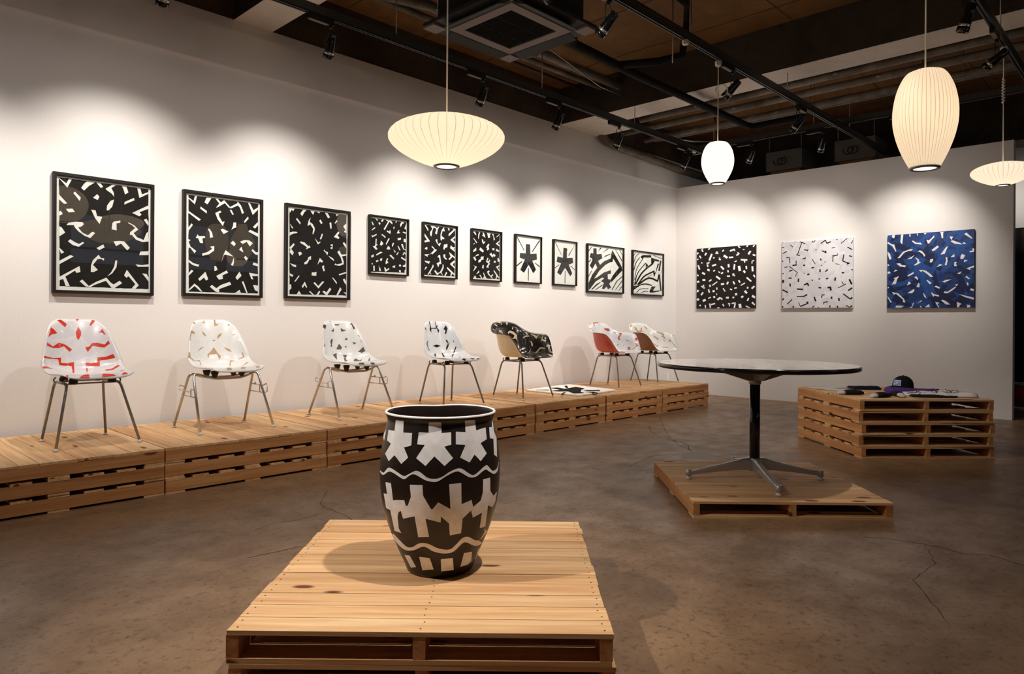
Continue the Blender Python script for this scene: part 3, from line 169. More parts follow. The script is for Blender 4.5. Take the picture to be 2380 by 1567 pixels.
POT_MARKS = [[-297,964,-277,967,-259,968,-242,970,-227,971,-232,947,-233,923,-232,901,-230,880,-229,858,-227,836,-225,814,-213,816,-200,817,-188,818,-177,819,-165,820,-165,796,-164,773,-163,750,-163,727,-162,704,-162,681,-162,659,-172,652,-183,644,-194,636,-206,628,-200,608,-195,588,-189,568,-184,549,-179,529,-174,509,-181,492,-189,475,-197,457,-205,440,-213,422,-221,438,-230,453,-238,469,-247,484,-257,499,-266,514,-277,492,-287,470,-299,447,-311,423,-322,443,-334,463,-347,481,-362,500,-352,524,-343,548,-335,572,-327,596,-320,620,-313,643,-328,652,-345,661,-364,669,-365,692,-367,715,-368,738,-371,761,-373,785,-376,808,-346,812,-322,815,-300,816,-302,840,-303,864,-305,887,-306,910,-305,935],[-69,972,-59,972,-49,972,-39,973,-30,973,-20,973,-10,973,0,973,0,950,1,924,1,901,1,878,2,855,2,831,12,833,23,834,33,835,44,837,54,838,54,815,54,791,54,768,53,745,53,723,53,700,53,678,44,673,34,667,25,661,16,656,22,638,27,620,33,602,38,584,44,566,49,549,55,531,60,513,53,498,45,483,38,468,31,453,24,438,17,422,11,437,4,452,-2,467,-8,482,-15,496,-21,511,-28,525,-34,540,-40,523,-46,506,-53,490,-59,473,-65,456,-71,439,-77,422,-84,435,-91,447,-98,460,-106,473,-113,485,-120,498,-128,510,-123,529,-119,547,-114,566,-109,584,-104,602,-100,621,-95,639,-90,658,-85,677,-96,678,-106,678,-117,679,-128,679,-127,701,-127,723,-127,746,-126,768,-126,791,-126,814,-125,836,-114,836,-103,836,-91,835,-80,834,-70,833,-70,856,-70,879,-71,901,-71,924,-70,949],[134,980,146,980,159,979,173,979,186,978,201,977,207,955,210,928,211,905,210,882,210,860,209,836,224,841,240,845,256,848,274,851,293,854,292,828,290,801,288,775,287,748,286,722,285,696,270,688,256,680,243,671,230,662,235,641,241,621,246,601,251,581,257,560,263,540,268,520,257,504,247,488,236,472,227,456,218,439,210,458,203,477,195,496,188,514,181,532,174,515,167,498,161,480,154,463,148,445,139,457,130,469,122,481,113,492,105,503,97,515,101,533,105,552,109,570,113,589,118,607,122,626,127,645,131,664,120,667,109,671,98,674,88,677,77,680,78,703,78,726,79,749,79,773,80,797,80,821,81,844,92,841,103,838,115,835,126,831,138,828,138,853,139,878,140,903,140,929,137,958],[334,841,374,833,382,858,393,882,404,905,411,930,391,966,421,930,422,904,417,881,412,857,408,833,404,808,399,784,396,759,404,727,414,695,429,662,421,641,414,620,409,599,403,578,398,557,394,535,391,514,387,493,384,471,382,449,380,427,358,453,339,476,341,498,343,520,345,541,347,563,350,585,352,606,355,628,358,650,361,672,337,685,316,697,319,720,321,744,324,768,327,793,331,817],[-465,730,-421,801,-418,775,-415,749,-413,723,-412,697,-412,672,-412,646,-473,662,-476,674,-479,685,-483,696,-470,711,-475,719,-480,727],[-427,252,-411,255,-393,252,-375,249,-361,254,-348,271,-336,295,-325,320,-314,337,-305,345,-296,346,-285,344,-271,339,-253,327,-243,318,-232,309,-223,300,-213,290,-198,279,-189,278,-182,283,-177,292,-170,302,-160,315,-149,331,-139,346,-130,356,-123,358,-111,352,-104,344,-95,331,-86,313,-76,294,-67,281,-59,273,-52,269,-45,267,-37,267,-29,267,-20,269,-12,273,-2,282,9,296,22,316,34,337,46,353,56,365,65,374,74,381,83,385,89,386,100,381,108,372,118,356,130,332,143,308,154,292,162,284,168,281,174,283,183,290,197,308,206,321,216,334,225,347,235,359,251,373,261,375,266,370,270,360,275,348,283,331,293,309,303,288,314,275,326,271,341,273,356,279,369,287,381,305,393,330,401,352,406,358,404,342,398,310,389,275,379,250,367,238,353,230,340,227,327,229,314,238,302,253,290,269,279,283,271,296,263,309,256,319,245,321,231,311,215,293,200,272,186,258,176,252,166,250,157,252,147,259,135,273,123,293,111,313,101,328,94,338,89,345,83,349,76,348,67,344,56,335,45,323,34,309,22,292,9,271,-3,251,-13,237,-22,229,-29,227,-35,227,-43,229,-51,231,-60,235,-69,241,-79,249,-91,264,-104,282,-118,300,-129,310,-138,313,-144,311,-150,305,-156,298,-163,286,-170,271,-177,256,-183,245,-188,239,-196,237,-205,242,-221,256,-232,267,-243,277,-255,286,-268,294,-291,301,-309,289,-327,267,-344,243,-360,226,-376,220,-390,220,-403,223,-414,227,-425,230,-433,237,-434,245],[-337,143,-317,149,-300,153,-284,156,-282,135,-281,113,-279,92,-278,71,-277,50,-276,28,-275,7,-275,-14,-274,-35,-273,-56,-251,-40,-239,-36,-227,-32,-215,-29,-204,-26,-193,-24,-191,-45,-188,-67,-186,-89,-183,-111,-193,-125,-204,-138,-215,-153,-226,-167,-239,-183,-246,-212,-253,-242,-255,-264,-256,-287,-258,-310,-259,-333,-261,-356,-264,-379,-266,-402,-262,-420,-258,-439,-254,-457,-269,-456,-285,-457,-303,-458,-323,-461,-320,-438,-318,-415,-317,-392,-315,-369,-314,-346,-313,-324,-312,-302,-312,-280,-312,-258,-312,-236,-312,-215,-313,-193,-336,-190,-364,-190,-363,-167,-363,-144,-364,-122,-365,-100,-366,-78,-367,-56,-369,-35,-371,-14,-347,-5,-326,1,-328,25,-329,48,-331,72,-333,96,-335,119],[-158,176,-148,178,-138,179,-129,181,-119,182,-109,183,-100,184,-91,185,-90,163,-90,141,-89,119,-89,97,-88,76,-88,54,-84,37,-79,20,-75,2,-71,-15,-67,-32,-62,-50,-58,-67,-54,-85,-49,-103,-41,-107,-32,-112,-23,-117,-15,-122,-6,-127,2,-132,2,-155,2,-178,1,-201,1,-224,0,-247,0,-271,-9,-265,-18,-259,-27,-254,-35,-248,-44,-243,-53,-238,-62,-233,-71,-228,-79,-224,-78,-247,-77,-269,-75,-292,-74,-315,-72,-339,-71,-362,-70,-385,-68,-409,-67,-433,-66,-456,-76,-458,-87,-460,-98,-462,-109,-464,-121,-467,-133,-470,-133,-447,-133,-424,-133,-402,-134,-379,-134,-357,-135,-335,-135,-313,-136,-291,-137,-269,-137,-247,-138,-225,-139,-204,-150,-211,-162,-220,-175,-228,-187,-237,-200,-247,-214,-257,-216,-234,-218,-212,-220,-190,-222,-169,-224,-147,-226,-126,-212,-113,-198,-101,-185,-90,-173,-79,-169,-57,-165,-36,-161,-14,-157,7,-153,28,-153,49,-154,70,-155,91,-156,112,-157,133,-157,154],[40,195,48,196,57,197,66,198,74,198,83,199,92,199,101,199,101,177,101,155,102,133,102,111,102,89,103,68,103,46,104,25,104,3,105,-18,105,-40,106,-61,115,-55,124,-49,133,-43,142,-38,152,-32,161,-27,164,-48,167,-70,171,-92,174,-114,177,-136,169,-149,162,-162,154,-175,147,-188,139,-202,132,-215,125,-229,117,-243,118,-266,118,-289,118,-313,118,-336,119,-360,119,-383,119,-407,120,-431,108,-432,97,-434,86,-436,75,-438,64,-440,53,-443,52,-421,51,-398,49,-376,48,-354,47,-332,46,-310,45,-288,37,-272,30,-255,22,-239,14,-223,7,-207,0,-192,-8,-178,-15,-164,-22,-150,-29,-136,-36,-123,-43,-110,-37,-92,-31,-74,-25,-57,-19,-40,-13,-22,-5,-33,2,-43,10,-53,17,-64,25,-75,33,-86,40,-97,48,-108,48,-86,47,-65,46,-44,46,-22,45,-1,44,21,44,42,43,64,42,85,42,107,41,129,41,151,40,173],[231,203,244,203,257,203,272,202,287,201,288,176,289,151,290,126,291,101,292,77,294,52,295,27,307,1,320,-26,335,-54,350,-44,368,-36,389,-30,387,-50,385,-70,383,-91,382,-112,382,-133,381,-155,367,-169,355,-185,344,-202,313,-173,288,-149,289,-171,290,-194,291,-217,293,-240,295,-264,297,-287,299,-311,302,-335,306,-360,309,-385,313,-410,318,-435,294,-429,273,-424,254,-421,252,-398,250,-375,249,-352,247,-329,246,-306,245,-284,244,-261,244,-239,243,-217,232,-222,221,-228,211,-234,201,-240,191,-247,181,-254,177,-230,172,-206,168,-183,165,-160,161,-137,169,-125,177,-113,186,-102,194,-90,203,-79,212,-68,221,-57,223,-38,226,-18,228,2,230,22,232,42,232,64,231,87,231,110,231,133,231,156,231,179],[-356,-518,-329,-530,-314,-545,-300,-562,-291,-574,-282,-586,-273,-599,-262,-612,-251,-625,-234,-634,-220,-634,-206,-628,-192,-619,-178,-606,-163,-587,-149,-568,-136,-555,-122,-547,-108,-543,-95,-542,-80,-546,-65,-557,-48,-574,-31,-593,-14,-608,5,-618,23,-627,42,-632,57,-632,69,-626,78,-615,85,-600,94,-583,104,-563,114,-538,125,-515,135,-499,145,-492,154,-489,165,-492,177,-499,192,-515,211,-538,232,-563,252,-581,270,-590,287,-595,304,-594,323,-586,334,-575,346,-565,359,-550,376,-536,395,-526,303,-475,314,-460,321,-465,325,-481,325,-504,322,-526,315,-551,310,-565,305,-580,298,-594,293,-608,373,-676,341,-678,314,-676,288,-669,261,-656,231,-632,201,-600,175,-572,154,-562,138,-576,130,-591,123,-607,115,-623,108,-640,92,-664,76,-676,60,-682,44,-683,27,-682,9,-678,-10,-670,-28,-660,-46,-649,-61,-633,-76,-613,-91,-596,-106,-590,-123,-598,-142,-618,-163,-640,-184,-657,-206,-669,-230,-680,-256,-687,-281,-686,-309,-674,-323,-664,-339,-655,-352,-643,-369,-634,-396,-618,-407,-596,-396,-562,-377,-532],[-310,-772,-284,-763,-262,-756,-242,-751,-238,-772,-233,-793,-229,-815,-225,-837,-221,-859,-217,-881,-212,-902,-234,-912,-259,-924,-287,-937,-291,-917,-294,-897,-296,-876,-299,-855,-302,-834,-304,-813,-307,-793],[-155,-740,-141,-739,-127,-739,-114,-739,-101,-740,-88,-741,-75,-743,-72,-765,-69,-788,-66,-811,-63,-835,-60,-859,-57,-883,-53,-906,-69,-909,-85,-912,-102,-916,-119,-921,-136,-926,-155,-932,-155,-908,-155,-884,-155,-860,-155,-835,-155,-811,-155,-787,-155,-763],[5,-758,17,-757,29,-756,41,-755,54,-755,66,-754,79,-755,92,-755,95,-780,98,-806,102,-832,106,-858,110,-884,115,-909,120,-934,103,-932,87,-931,71,-931,56,-930,40,-931,25,-931,10,-932,9,-908,8,-884,8,-858,7,-833,6,-808,5,-783],[175,-715,193,-717,211,-720,232,-724,254,-730,262,-758,269,-787,278,-817,288,-848,299,-879,286,-889,274,-900,261,-911,238,-908,216,-907,196,-906,178,-907,177,-883,177,-859,176,-834,176,-810,176,-785,175,-762,175,-739],[343,-738,404,-755,416,-940,394,-907,379,-877,368,-847,360,-818,353,-790,347,-764],[-367,-704,-370,-732,-372,-759,-374,-787,-377,-811,-382,-836,-387,-861,-382,-833,-378,-806,-375,-780,-373,-755,-370,-730]]
RUG_MARKS = [[-96,270,10,224,-51,70,233,139,170,-50,1,-133,-180,-268,-274,-397,-381,-327,-255,-156,-345,-75,-347,31,-178,29],[231,311,278,304,74,117,36,119],[-9,-155,137,-287,45,-369,-57,-276],[-151,-294,-70,-368,-146,-485,-258,-550,-164,-426],[-585,-319,-383,-185,-322,-183,-488,-272,-608,-365],[-386,217,-274,116,-317,78,-407,190]]
# ---------- materials ----------
def srgb(r, g, b):
    f = lambda c: (c / 255 / 12.92) if c / 255 <= .04045 else ((c / 255 + .055) / 1.055) ** 2.4
    return (f(r), f(g), f(b), 1)

class NT:
    def __init__(s, name):
        s.m = bpy.data.materials.new(name)
        s.m.use_nodes = True
        s.t = s.m.node_tree
        s.b = s.t.nodes['Principled BSDF']
    def n(s, kind, **kw):
        nd = s.t.nodes.new(kind)
        for k, v in kw.items():
            if k.startswith('i_'):
                key = k[2:]
                nd.inputs[int(key) if key.isdigit() else key.replace('_', ' ')].default_value = v
            else:
                setattr(nd, k, v)
        return nd
    def l(s, a, b):
        s.t.links.new(a, b)
    def ramp(s, fac, stops):
        r = s.n('ShaderNodeValToRGB')
        el = r.color_ramp.elements
        while len(el) < len(stops):
            el.new(.5)
        for e, (p, c) in zip(el, stops):
            e.position = p
            e.color = c if len(c) == 4 else (*c, 1)
        s.l(fac, r.inputs[0])
        return r.outputs[0]
    def mix(s, fac, a, b, mode='MIX'):
        m = s.n('ShaderNodeMix', data_type='RGBA', blend_type=mode)
        for inp, v in ((0, fac), (6, a), (7, b)):
            if hasattr(v, 'is_linked'):
                s.l(v, m.inputs[inp])
            else:
                m.inputs[inp].default_value = v
        return m.outputs[2]
    def bump(s, h, dist, strength=1.0):
        b = s.n('ShaderNodeBump')
        b.inputs['Strength'].default_value = strength
        b.inputs['Distance'].default_value = dist
        s.l(h, b.inputs['Height'])
        s.l(b.outputs[0], s.b.inputs['Normal'])

def plain(name, col, rough=.5, metal=0.0, spec=.5, var=0.0, scale=8.0, coat=0.0):
    k = NT(name)
    k.b.inputs['Roughness'].default_value = rough
    k.b.inputs['Metallic'].default_value = metal
    k.b.inputs['Specular IOR Level'].default_value = spec
    k.b.inputs['Coat Weight'].default_value = coat
    k.b.inputs['Coat Roughness'].default_value = .08
    if var:
        tc = k.n('ShaderNodeTexCoord')
        nz = k.n('ShaderNodeTexNoise', i_Scale=scale, i_Detail=5.0)
        k.l(tc.outputs['Object'], nz.inputs['Vector'])
        lo = tuple(c * (1 - var) for c in col[:3]) + (1,)
        hi = tuple(min(1, c * (1 + var)) for c in col[:3]) + (1,)
        k.l(k.ramp(nz.outputs[0], [(.3, lo), (.7, hi)]), k.b.inputs['Base Color'])
    else:
        k.b.inputs['Base Color'].default_value = col
    return k.m

def wood(name, axis, light, dark, knot):
    """sawn softwood, grain along the given local axis, every board its own tone"""
    k = NT(name)
    tc = k.n('ShaderNodeTexCoord')
    geo = k.n('ShaderNodeNewGeometry')
    oi = k.n('ShaderNodeObjectInfo')
    sc = k.n('ShaderNodeVectorMath', operation='SCALE')
    cmb = k.n('ShaderNodeCombineXYZ')
    add0 = k.n('ShaderNodeMath', operation='ADD')
    k.l(geo.outputs['Random Per Island'], add0.inputs[0])
    k.l(oi.outputs['Random'], add0.inputs[1])
    for i in range(3):
        k.l(add0.outputs[0], cmb.inputs[i])
    k.l(cmb.outputs[0], sc.inputs[0])
    sc.inputs['Scale'].default_value = 23.0
    off = k.n('ShaderNodeVectorMath', operation='ADD')
    k.l(tc.outputs['Object'], off.inputs[0])
    k.l(sc.outputs[0], off.inputs[1])
    mp = k.n('ShaderNodeMapping')
    s = [26.0, 26.0, 26.0]
    s[axis] = 1.3
    mp.inputs['Scale'].default_value = s
    k.l(off.outputs[0], mp.inputs[0])
    n1 = k.n('ShaderNodeTexNoise', i_Scale=1.0, i_Detail=4.0, i_Distortion=.6)
    k.l(mp.outputs[0], n1.inputs['Vector'])
    n2 = k.n('ShaderNodeTexNoise', i_Scale=3.7, i_Detail=3.0)
    k.l(mp.outputs[0], n2.inputs['Vector'])
    g1 = k.ramp(n1.outputs[0], [(.30, dark), (.5, tuple((a + b) / 2 for a, b in zip(light, dark))), (.68, light)])
    g2 = k.ramp(n2.outputs[0], [(.35, (.80, .76, .72, 1)), (.6, (1, 1, 1, 1))])
    c = k.mix(.55, g1, g2, 'MULTIPLY')
    # tone of the board
    fr = k.n('ShaderNodeMath', operation='FRACT')
    mu = k.n('ShaderNodeMath', operation='MULTIPLY')
    mu.inputs[1].default_value = 7.31
    k.l(add0.outputs[0], mu.inputs[0])
    k.l(mu.outputs[0], fr.inputs[0])
    tone = k.ramp(fr.outputs[0], [(0, (.70, .60, .50, 1)), (.3, (1.0, .90, .80, 1)), (.65, (1.0, 1.0, .97, 1)), (1, (.84, .74, .66, 1))])
    c = k.mix(.8, c, tone, 'MULTIPLY')
    # knots
    mk = k.n('ShaderNodeMapping')
    s2 = [9.0, 9.0, 9.0]
    s2[axis] = 3.6
    mk.inputs['Scale'].default_value = s2
    k.l(off.outputs[0], mk.inputs[0])
    vo = k.n('ShaderNodeTexVoronoi', feature='F1', i_Scale=.85)
    k.l(mk.outputs[0], vo.inputs['Vector'])
    kf = k.ramp(vo.outputs['Distance'], [(.10, (1, 1, 1, 1)), (.15, (0, 0, 0, 1))])
    c = k.mix(kf, c, knot)
    k.l(c, k.b.inputs['Base Color'])
    k.b.inputs['Roughness'].default_value = .62
    k.b.inputs['Specular IOR Level'].default_value = .3
    k.bump(n2.outputs[0], .0012, .5)
    return k.m

LIGHT_W = srgb(234, 199, 153)
DARK_W = srgb(206, 158, 110)
KNOT = srgb(104, 60, 30)
M = {}
M['wood_x'] = wood('pine_along_x', 0, LIGHT_W, DARK_W, KNOT)
M['wood_y'] = wood('pine_along_y', 1, srgb(212, 160, 106), srgb(178, 120, 70), KNOT)
M['nail'] = plain('nail_head', srgb(92, 66, 44), .6)

def wall_mat(name, col, lump, scale):
    k = NT(name)
    tc = k.n('ShaderNodeTexCoord')
    n1 = k.n('ShaderNodeTexNoise', i_Scale=scale, i_Detail=4.0)
    k.l(tc.outputs['Object'], n1.inputs['Vector'])
    k.b.inputs['Base Color'].default_value = col
    k.b.inputs['Roughness'].default_value = .6
    k.b.inputs['Specular IOR Level'].default_value = .3
    k.bump(n1.outputs[0], lump, .35)
    return k.m
M['wall'] = wall_mat('white_wall_paint', (.80, .775, .75, 1), .002, 60.0)

def rough_wall():
    k = NT('white_paint_on_concrete')
    tc = k.n('ShaderNodeTexCoord')
    n1 = k.n('ShaderNodeTexNoise', i_Scale=3.0, i_Detail=5.0)
    k.l(tc.outputs['Object'], n1.inputs['Vector'])
    vo = k.n('ShaderNodeTexVoronoi', feature='F1', i_Scale=2.6)
    k.l(tc.outputs['Object'], vo.inputs['Vector'])
    pits = k.ramp(vo.outputs['Distance'], [(.02, (0, 0, 0, 1)), (.075, (1, 1, 1, 1))])
    h = k.mix(.5, n1.outputs[0], pits)
    k.b.inputs['Base Color'].default_value = (.75, .725, .69, 1)
    k.b.inputs['Roughness'].default_value = .6
    k.b.inputs['Specular IOR Level'].default_value = .3
    k.bump(h, .006, .5)
    return k.m
M['wall_rough'] = rough_wall()

def concrete(name, c0, c1, scale, rough=.75, bump=.003):
    k = NT(name)
    tc = k.n('ShaderNodeTexCoord')
    n1 = k.n('ShaderNodeTexNoise', i_Scale=scale, i_Detail=7.0, i_Distortion=.4)
    k.l(tc.outputs['Object'], n1.inputs['Vector'])
    n2 = k.n('ShaderNodeTexNoise', i_Scale=scale * 9, i_Detail=4.0)
    k.l(tc.outputs['Object'], n2.inputs['Vector'])
    c = k.ramp(n1.outputs[0], [(.32, c0), (.68, c1)])
    d = k.ramp(n2.outputs[0], [(.35, (.72, .72, .72, 1)), (.6, (1, 1, 1, 1))])
    k.l(k.mix(.6, c, d, 'MULTIPLY'), k.b.inputs['Base Color'])
    k.b.inputs['Roughness'].default_value = rough
    k.b.inputs['Specular IOR Level'].default_value = .25
    k.bump(n2.outputs[0], bump, .4)
    return k.m
M['ceiling'] = concrete('brown_formwork_ceiling', (.150, .068, .020, 1), (.215, .108, .036, 1), .9)
M['beam'] = concrete('dark_raw_beam', (.030, .021, .014, 1), (.058, .042, .028, 1), 1.6)
M['band'] = concrete('raw_brown_concrete', (.045, .027, .015, 1), (.088, .055, .032, 1), 2.2)
M['beam_paint'] = plain('white_paint_under_beam', (.62, .55, .48, 1), .6, var=.05)

def floor_mat():
    k = NT('stained_concrete_floor')
    tc = k.n('ShaderNodeTexCoord')
    P = tc.outputs['Object']
    n1 = k.n('ShaderNodeTexNoise', i_Scale=.55, i_Detail=6.0, i_Distortion=.5)
    n2 = k.n('ShaderNodeTexNoise', i_Scale=4.5, i_Detail=8.0, i_Roughness=.65)
    n3 = k.n('ShaderNodeTexNoise', i_Scale=34.0, i_Detail=5.0, i_Roughness=.75)
    n4 = k.n('ShaderNodeTexNoise', i_Scale=1.7, i_Detail=9.0, i_Distortion=1.2, i_Roughness=.7)
    for n in (n1, n2, n3, n4):
        k.l(P, n.inputs['Vector'])
    base = k.ramp(n1.outputs[0], [(.3, (.180, .102, .050, 1)), (.7, (.305, .190, .106, 1))])
    mid = k.ramp(n2.outputs[0], [(.30, (.58, .55, .52, 1)), (.5, (.90, .88, .86, 1)), (.72, (1.18, 1.16, 1.12, 1))])
    c = k.mix(.8, base, mid, 'MULTIPLY')
    spec = k.ramp(n3.outputs[0], [(.36, (.30, .27, .25, 1)), (.47, (1, 1, 1, 1))])
    c = k.mix(.75, c, spec, 'MULTIPLY')
    worn = k.ramp(n4.outputs[0], [(.60, (0, 0, 0, 1)), (.66, (1, 1, 1, 1))])
    c2 = k.mix(1.0, c, (1.5, 1.5, 1.52, 1), 'MULTIPLY')
    wf = k.n('ShaderNodeMath', operation='MULTIPLY')
    k.l(worn, wf.inputs[0])
    wf.inputs[1].default_value = .30
    c = k.mix(wf.outputs[0], c, c2)
    k.l(c, k.b.inputs['Base Color'])
    r = k.ramp(n2.outputs[0], [(.3, (.50, .50, .50, 1)), (.7, (.27, .27, .27, 1))])
    k.l(r, k.b.inputs['Roughness'])
    k.b.inputs['Specular IOR Level'].default_value = .38
    k.bump(n3.outputs[0], .0016, .5)
    return k.m
M['floor'] = floor_mat()
M['crack'] = plain('floor_crack', (.035, .026, .02, 1), .9)
M['patch'] = plain('floor_filler', (.20, .165, .13, 1), .5, var=.2, scale=30)

M['black_frame'] = plain('black_stained_frame', (.010, .008, .007, 1), .5, spec=.25)
M['mat_board'] = plain('white_mat_board', (.86, .84, .81, 1), .75)
M['paper'] = plain('white_art_paper', (.88, .86, .83, 1), .7, var=.02)
M['ink'] = plain('black_brush_ink', (.013, .010, .009, 1), .6, spec=.2, var=.25, scale=14)
M['canvas_white'] = plain('white_canvas', (.88, .86, .86, 1), .7, var=.03)
M['canvas_lilac'] = plain('white_lilac_canvas', (.68, .67, .72, 1), .65, var=.05, scale=9)
M['blue0'] = plain('blue_paint', srgb(20, 54, 114), .55, var=.25, scale=16)
M['blue1'] = plain('deep_blue_paint', srgb(10, 28, 74), .55, var=.25, scale=16)
M['blue2'] = plain('bright_blue_paint', srgb(26, 74, 142), .55, var=.25, scale=16)
M['lilac_mark'] = plain('faint_white_brush_mark', (.76, .755, .78, 1), .65)
M['black_wash'] = plain('brown_black_wash', (.017, .013, .012, 1), .6, spec=.2)

def glass_mat():
    k = NT('picture_glass')
    t = k.t
    t.nodes.remove(k.b)
    out = [n for n in t.nodes if n.type == 'OUTPUT_MATERIAL'][0]
    fr = k.n('ShaderNodeFresnel', i_IOR=1.62)
    tr = k.n('ShaderNodeBsdfTransparent')
    tr.inputs[0].default_value = (.97, .98, .97, 1)
    gl = k.n('ShaderNodeBsdfGlossy', i_Roughness=.0)
    mx = k.n('ShaderNodeMixShader')
    geo = k.n('ShaderNodeNewGeometry')
    inv = k.n('ShaderNodeMath', operation='SUBTRACT')
    inv.inputs[0].default_value = 1.0
    k.l(geo.outputs['Backfacing'], inv.inputs[1])
    mu = k.n('ShaderNodeMath', operation='MULTIPLY')
    k.l(fr.outputs[0], mu.inputs[0])
    k.l(inv.outputs[0], mu.inputs[1])
    k.l(mu.outputs[0], mx.inputs[0])
    k.l(tr.outputs[0], mx.inputs[1])
    k.l(gl.outputs[0], mx.inputs[2])
    k.l(mx.outputs[0], out.inputs[0])
    return k.m
M['glass'] = glass_mat()

def shell_white(name, c0, c1):
    k = NT(name)
    tc = k.n('ShaderNodeTexCoord')
    n1 = k.n('ShaderNodeTexVoronoi', feature='SMOOTH_F1', i_Scale=9.0)
    n1.inputs['Smoothness'].default_value = .25
    nz = k.n('ShaderNodeTexNoise', i_Scale=6.0, i_Detail=3.0)
    k.l(tc.outputs['Object'], nz.inputs['Vector'])
    ad = k.n('ShaderNodeVectorMath', operation='MULTIPLY_ADD')
    k.l(nz.outputs['Color'], ad.inputs[0])
    ad.inputs[1].default_value = (.12, .12, .12)
    k.l(tc.outputs['Object'], ad.inputs[2])
    k.l(ad.outputs[0], n1.inputs['Vector'])
    st = k.n('ShaderNodeTexNoise', i_Scale=70.0, i_Detail=2.0)
    k.l(tc.outputs['Object'], st.inputs['Vector'])
    c = k.mix(n1.outputs['Color'], c0, c1)
    ed = k.n('ShaderNodeTexVoronoi', feature='DISTANCE_TO_EDGE', i_Scale=6.5)
    k.l(ad.outputs[0], ed.inputs['Vector'])
    sf = k.n('ShaderNodeMath', operation='MULTIPLY')
    sf.inputs[1].default_value = .38
    seam = k.ramp(ed.outputs['Distance'], [(.010, (1, 1, 1, 1)), (.05, (0, 0, 0, 1))])
    k.l(seam, sf.inputs[0])
    c = k.mix(sf.outputs[0], c, (.86, .83, .74, 1))
    s2 = k.ramp(st.outputs[0], [(.3, (.95, .95, .955, 1)), (.7, (1, 1, 1, 1))])
    k.l(k.mix(1.0, c, s2, 'MULTIPLY'), k.b.inputs['Base Color'])
    k.b.inputs['Roughness'].default_value = .28
    k.b.inputs['Coat Weight'].default_value = .5
    k.b.inputs['Coat Roughness'].default_value = .1
    return k.m
M['sh_lilac'] = shell_white('white_lilac_brushwork', (.64, .61, .645, 1), (.73, .70, .70, 1))
M['sh_cream'] = shell_white('white_cream_brushwork', (.75, .745, .72, 1), (.80, .79, .78, 1))
M['sh_grey'] = shell_white('white_grey_brushwork', (.63, .645, .68, 1), (.73, .725, .72, 1))
M['red'] = plain('red_fibreglass', srgb(206, 50, 22), .3, coat=.5)
M['red_back'] = plain('brick_red_fibreglass', srgb(190, 62, 36), .35, var=.08, scale=30, coat=.4)
M['tan'] = plain('tan_fibreglass', srgb(186, 150, 112), .3, coat=.5)
M['tan_back'] = plain('brown_fibreglass', srgb(140, 92, 50), .35, var=.08, scale=30, coat=.4)
M['charcoal'] = plain('charcoal_fibreglass', srgb(84, 74, 64), .3, coat=.5)
M['blackish'] = plain('black_fibreglass', srgb(34, 28, 26), .22, coat=.6)
M['cream'] = plain('cream_fibreglass', srgb(226, 204, 160), .3, coat=.5)
M['cream_back'] = plain('parchment_fibreglass', srgb(244, 226, 186), .35, var=.06, scale=30, coat=.4)
M['white_back'] = plain('white_fibreglass_back', (.70, .66, .60, 1), .4)
M['steel'] = plain('dull_steel_tube', (.30, .285, .27, 1), .38, .75)
M['chrome'] = plain('bright_steel_tube', (.62, .61, .60, 1), .24, .85)
M['rubber'] = plain('black_rubber', (.012, .011, .010, 1), .55)
M['glide'] = plain('clear_plastic_glide', (.62, .55, .48, 1), .35)
M['black_metal'] = plain('black_enamel', (.008, .007, .007, 1), .45, spec=.3)
M['black_gloss'] = plain('black_gloss_enamel', (.008, .008, .009, 1), .12)
M['alu'] = plain('satin_aluminium', (.42, .40, .385, 1), .38, .55)
M['zinc'] = plain('zinc_rod', (.34, .31, .27, 1), .4, .8)
M['pot'] = plain('dark_glazed_stoneware', srgb(36, 27, 22), .36, spec=.3, var=.22, scale=26, coat=.12)
M['pot_white'] = plain('white_slip_brushwork', (.84, .815, .80, 1), .38, var=.08, scale=34)
M['rug'] = plain('white_wool_pile', (.86, .82, .76, 1), .95, spec=.1, var=.05, scale=60)
M['rug_black'] = plain('black_wool_pile', (.015, .013, .012, 1), .95, spec=.1)
M['table_top'] = plain('black_lacquer_top', (.018, .014, .013, 1), .06, coat=1.0)
M['table_mark'] = plain('white_mark_under_lacquer', (.75, .72, .70, 1), .06, coat=1.0)
M['cord'] = plain('white_cord', (.78, .72, .62, 1), .5)
M['cap_white'] = plain('cream_plastic', (.72, .66, .55, 1), .4)
M['pipe'] = concrete('galvanised_pipe', (.11, .09, .068, 1), (.22, .185, .145, 1), 6.0, .5, .001)
M['lagging'] = plain('black_pipe_lagging', (.010, .008, .008, 1), .8, spec=.12)
M['rail_top'] = plain('grey_track_side', (.055, .050, .043, 1), .4, .4)
M['ac_panel'] = plain('beige_grey_plastic', (.20, .16, .14, 1), .6, spec=.2)
M['ac_body'] = plain('dark_grey_casing', (.035, .032, .029, 1), .6, spec=.2)
M['ac_grille'] = plain('dark_grille', (.012, .010, .008, 1), .8, spec=.1)
M['box_grey'] = plain('grey_sheet_metal', (.16, .145, .13, 1), .55, .2, var=.1)
M['patch_blue'] = plain('blue_patch_cloth', srgb(118, 150, 214), .7)
M['patch_white'] = plain('white_patch_cloth', srgb(226, 228, 240), .7)
M['cloth_black'] = plain('black_cotton', (.013, .012, .013, 1), .9, spec=.15)
M['cloth_navy'] = plain('navy_cotton', (.010, .013, .030, 1), .9, spec=.15)
M['cloth_purple'] = plain('purple_cotton', srgb(84, 48, 138), .85, spec=.2, var=.12, scale=14)
M['cloth_white'] = plain('white_cotton', (.78, .75, .73, 1), .9, spec=.15)
M['cloth_grey'] = plain('pale_grey_sock_toe', (.55, .50, .50, 1), .9, spec=.15)
M['kraft'] = plain('kraft_paper', srgb(214, 172, 128), .8)
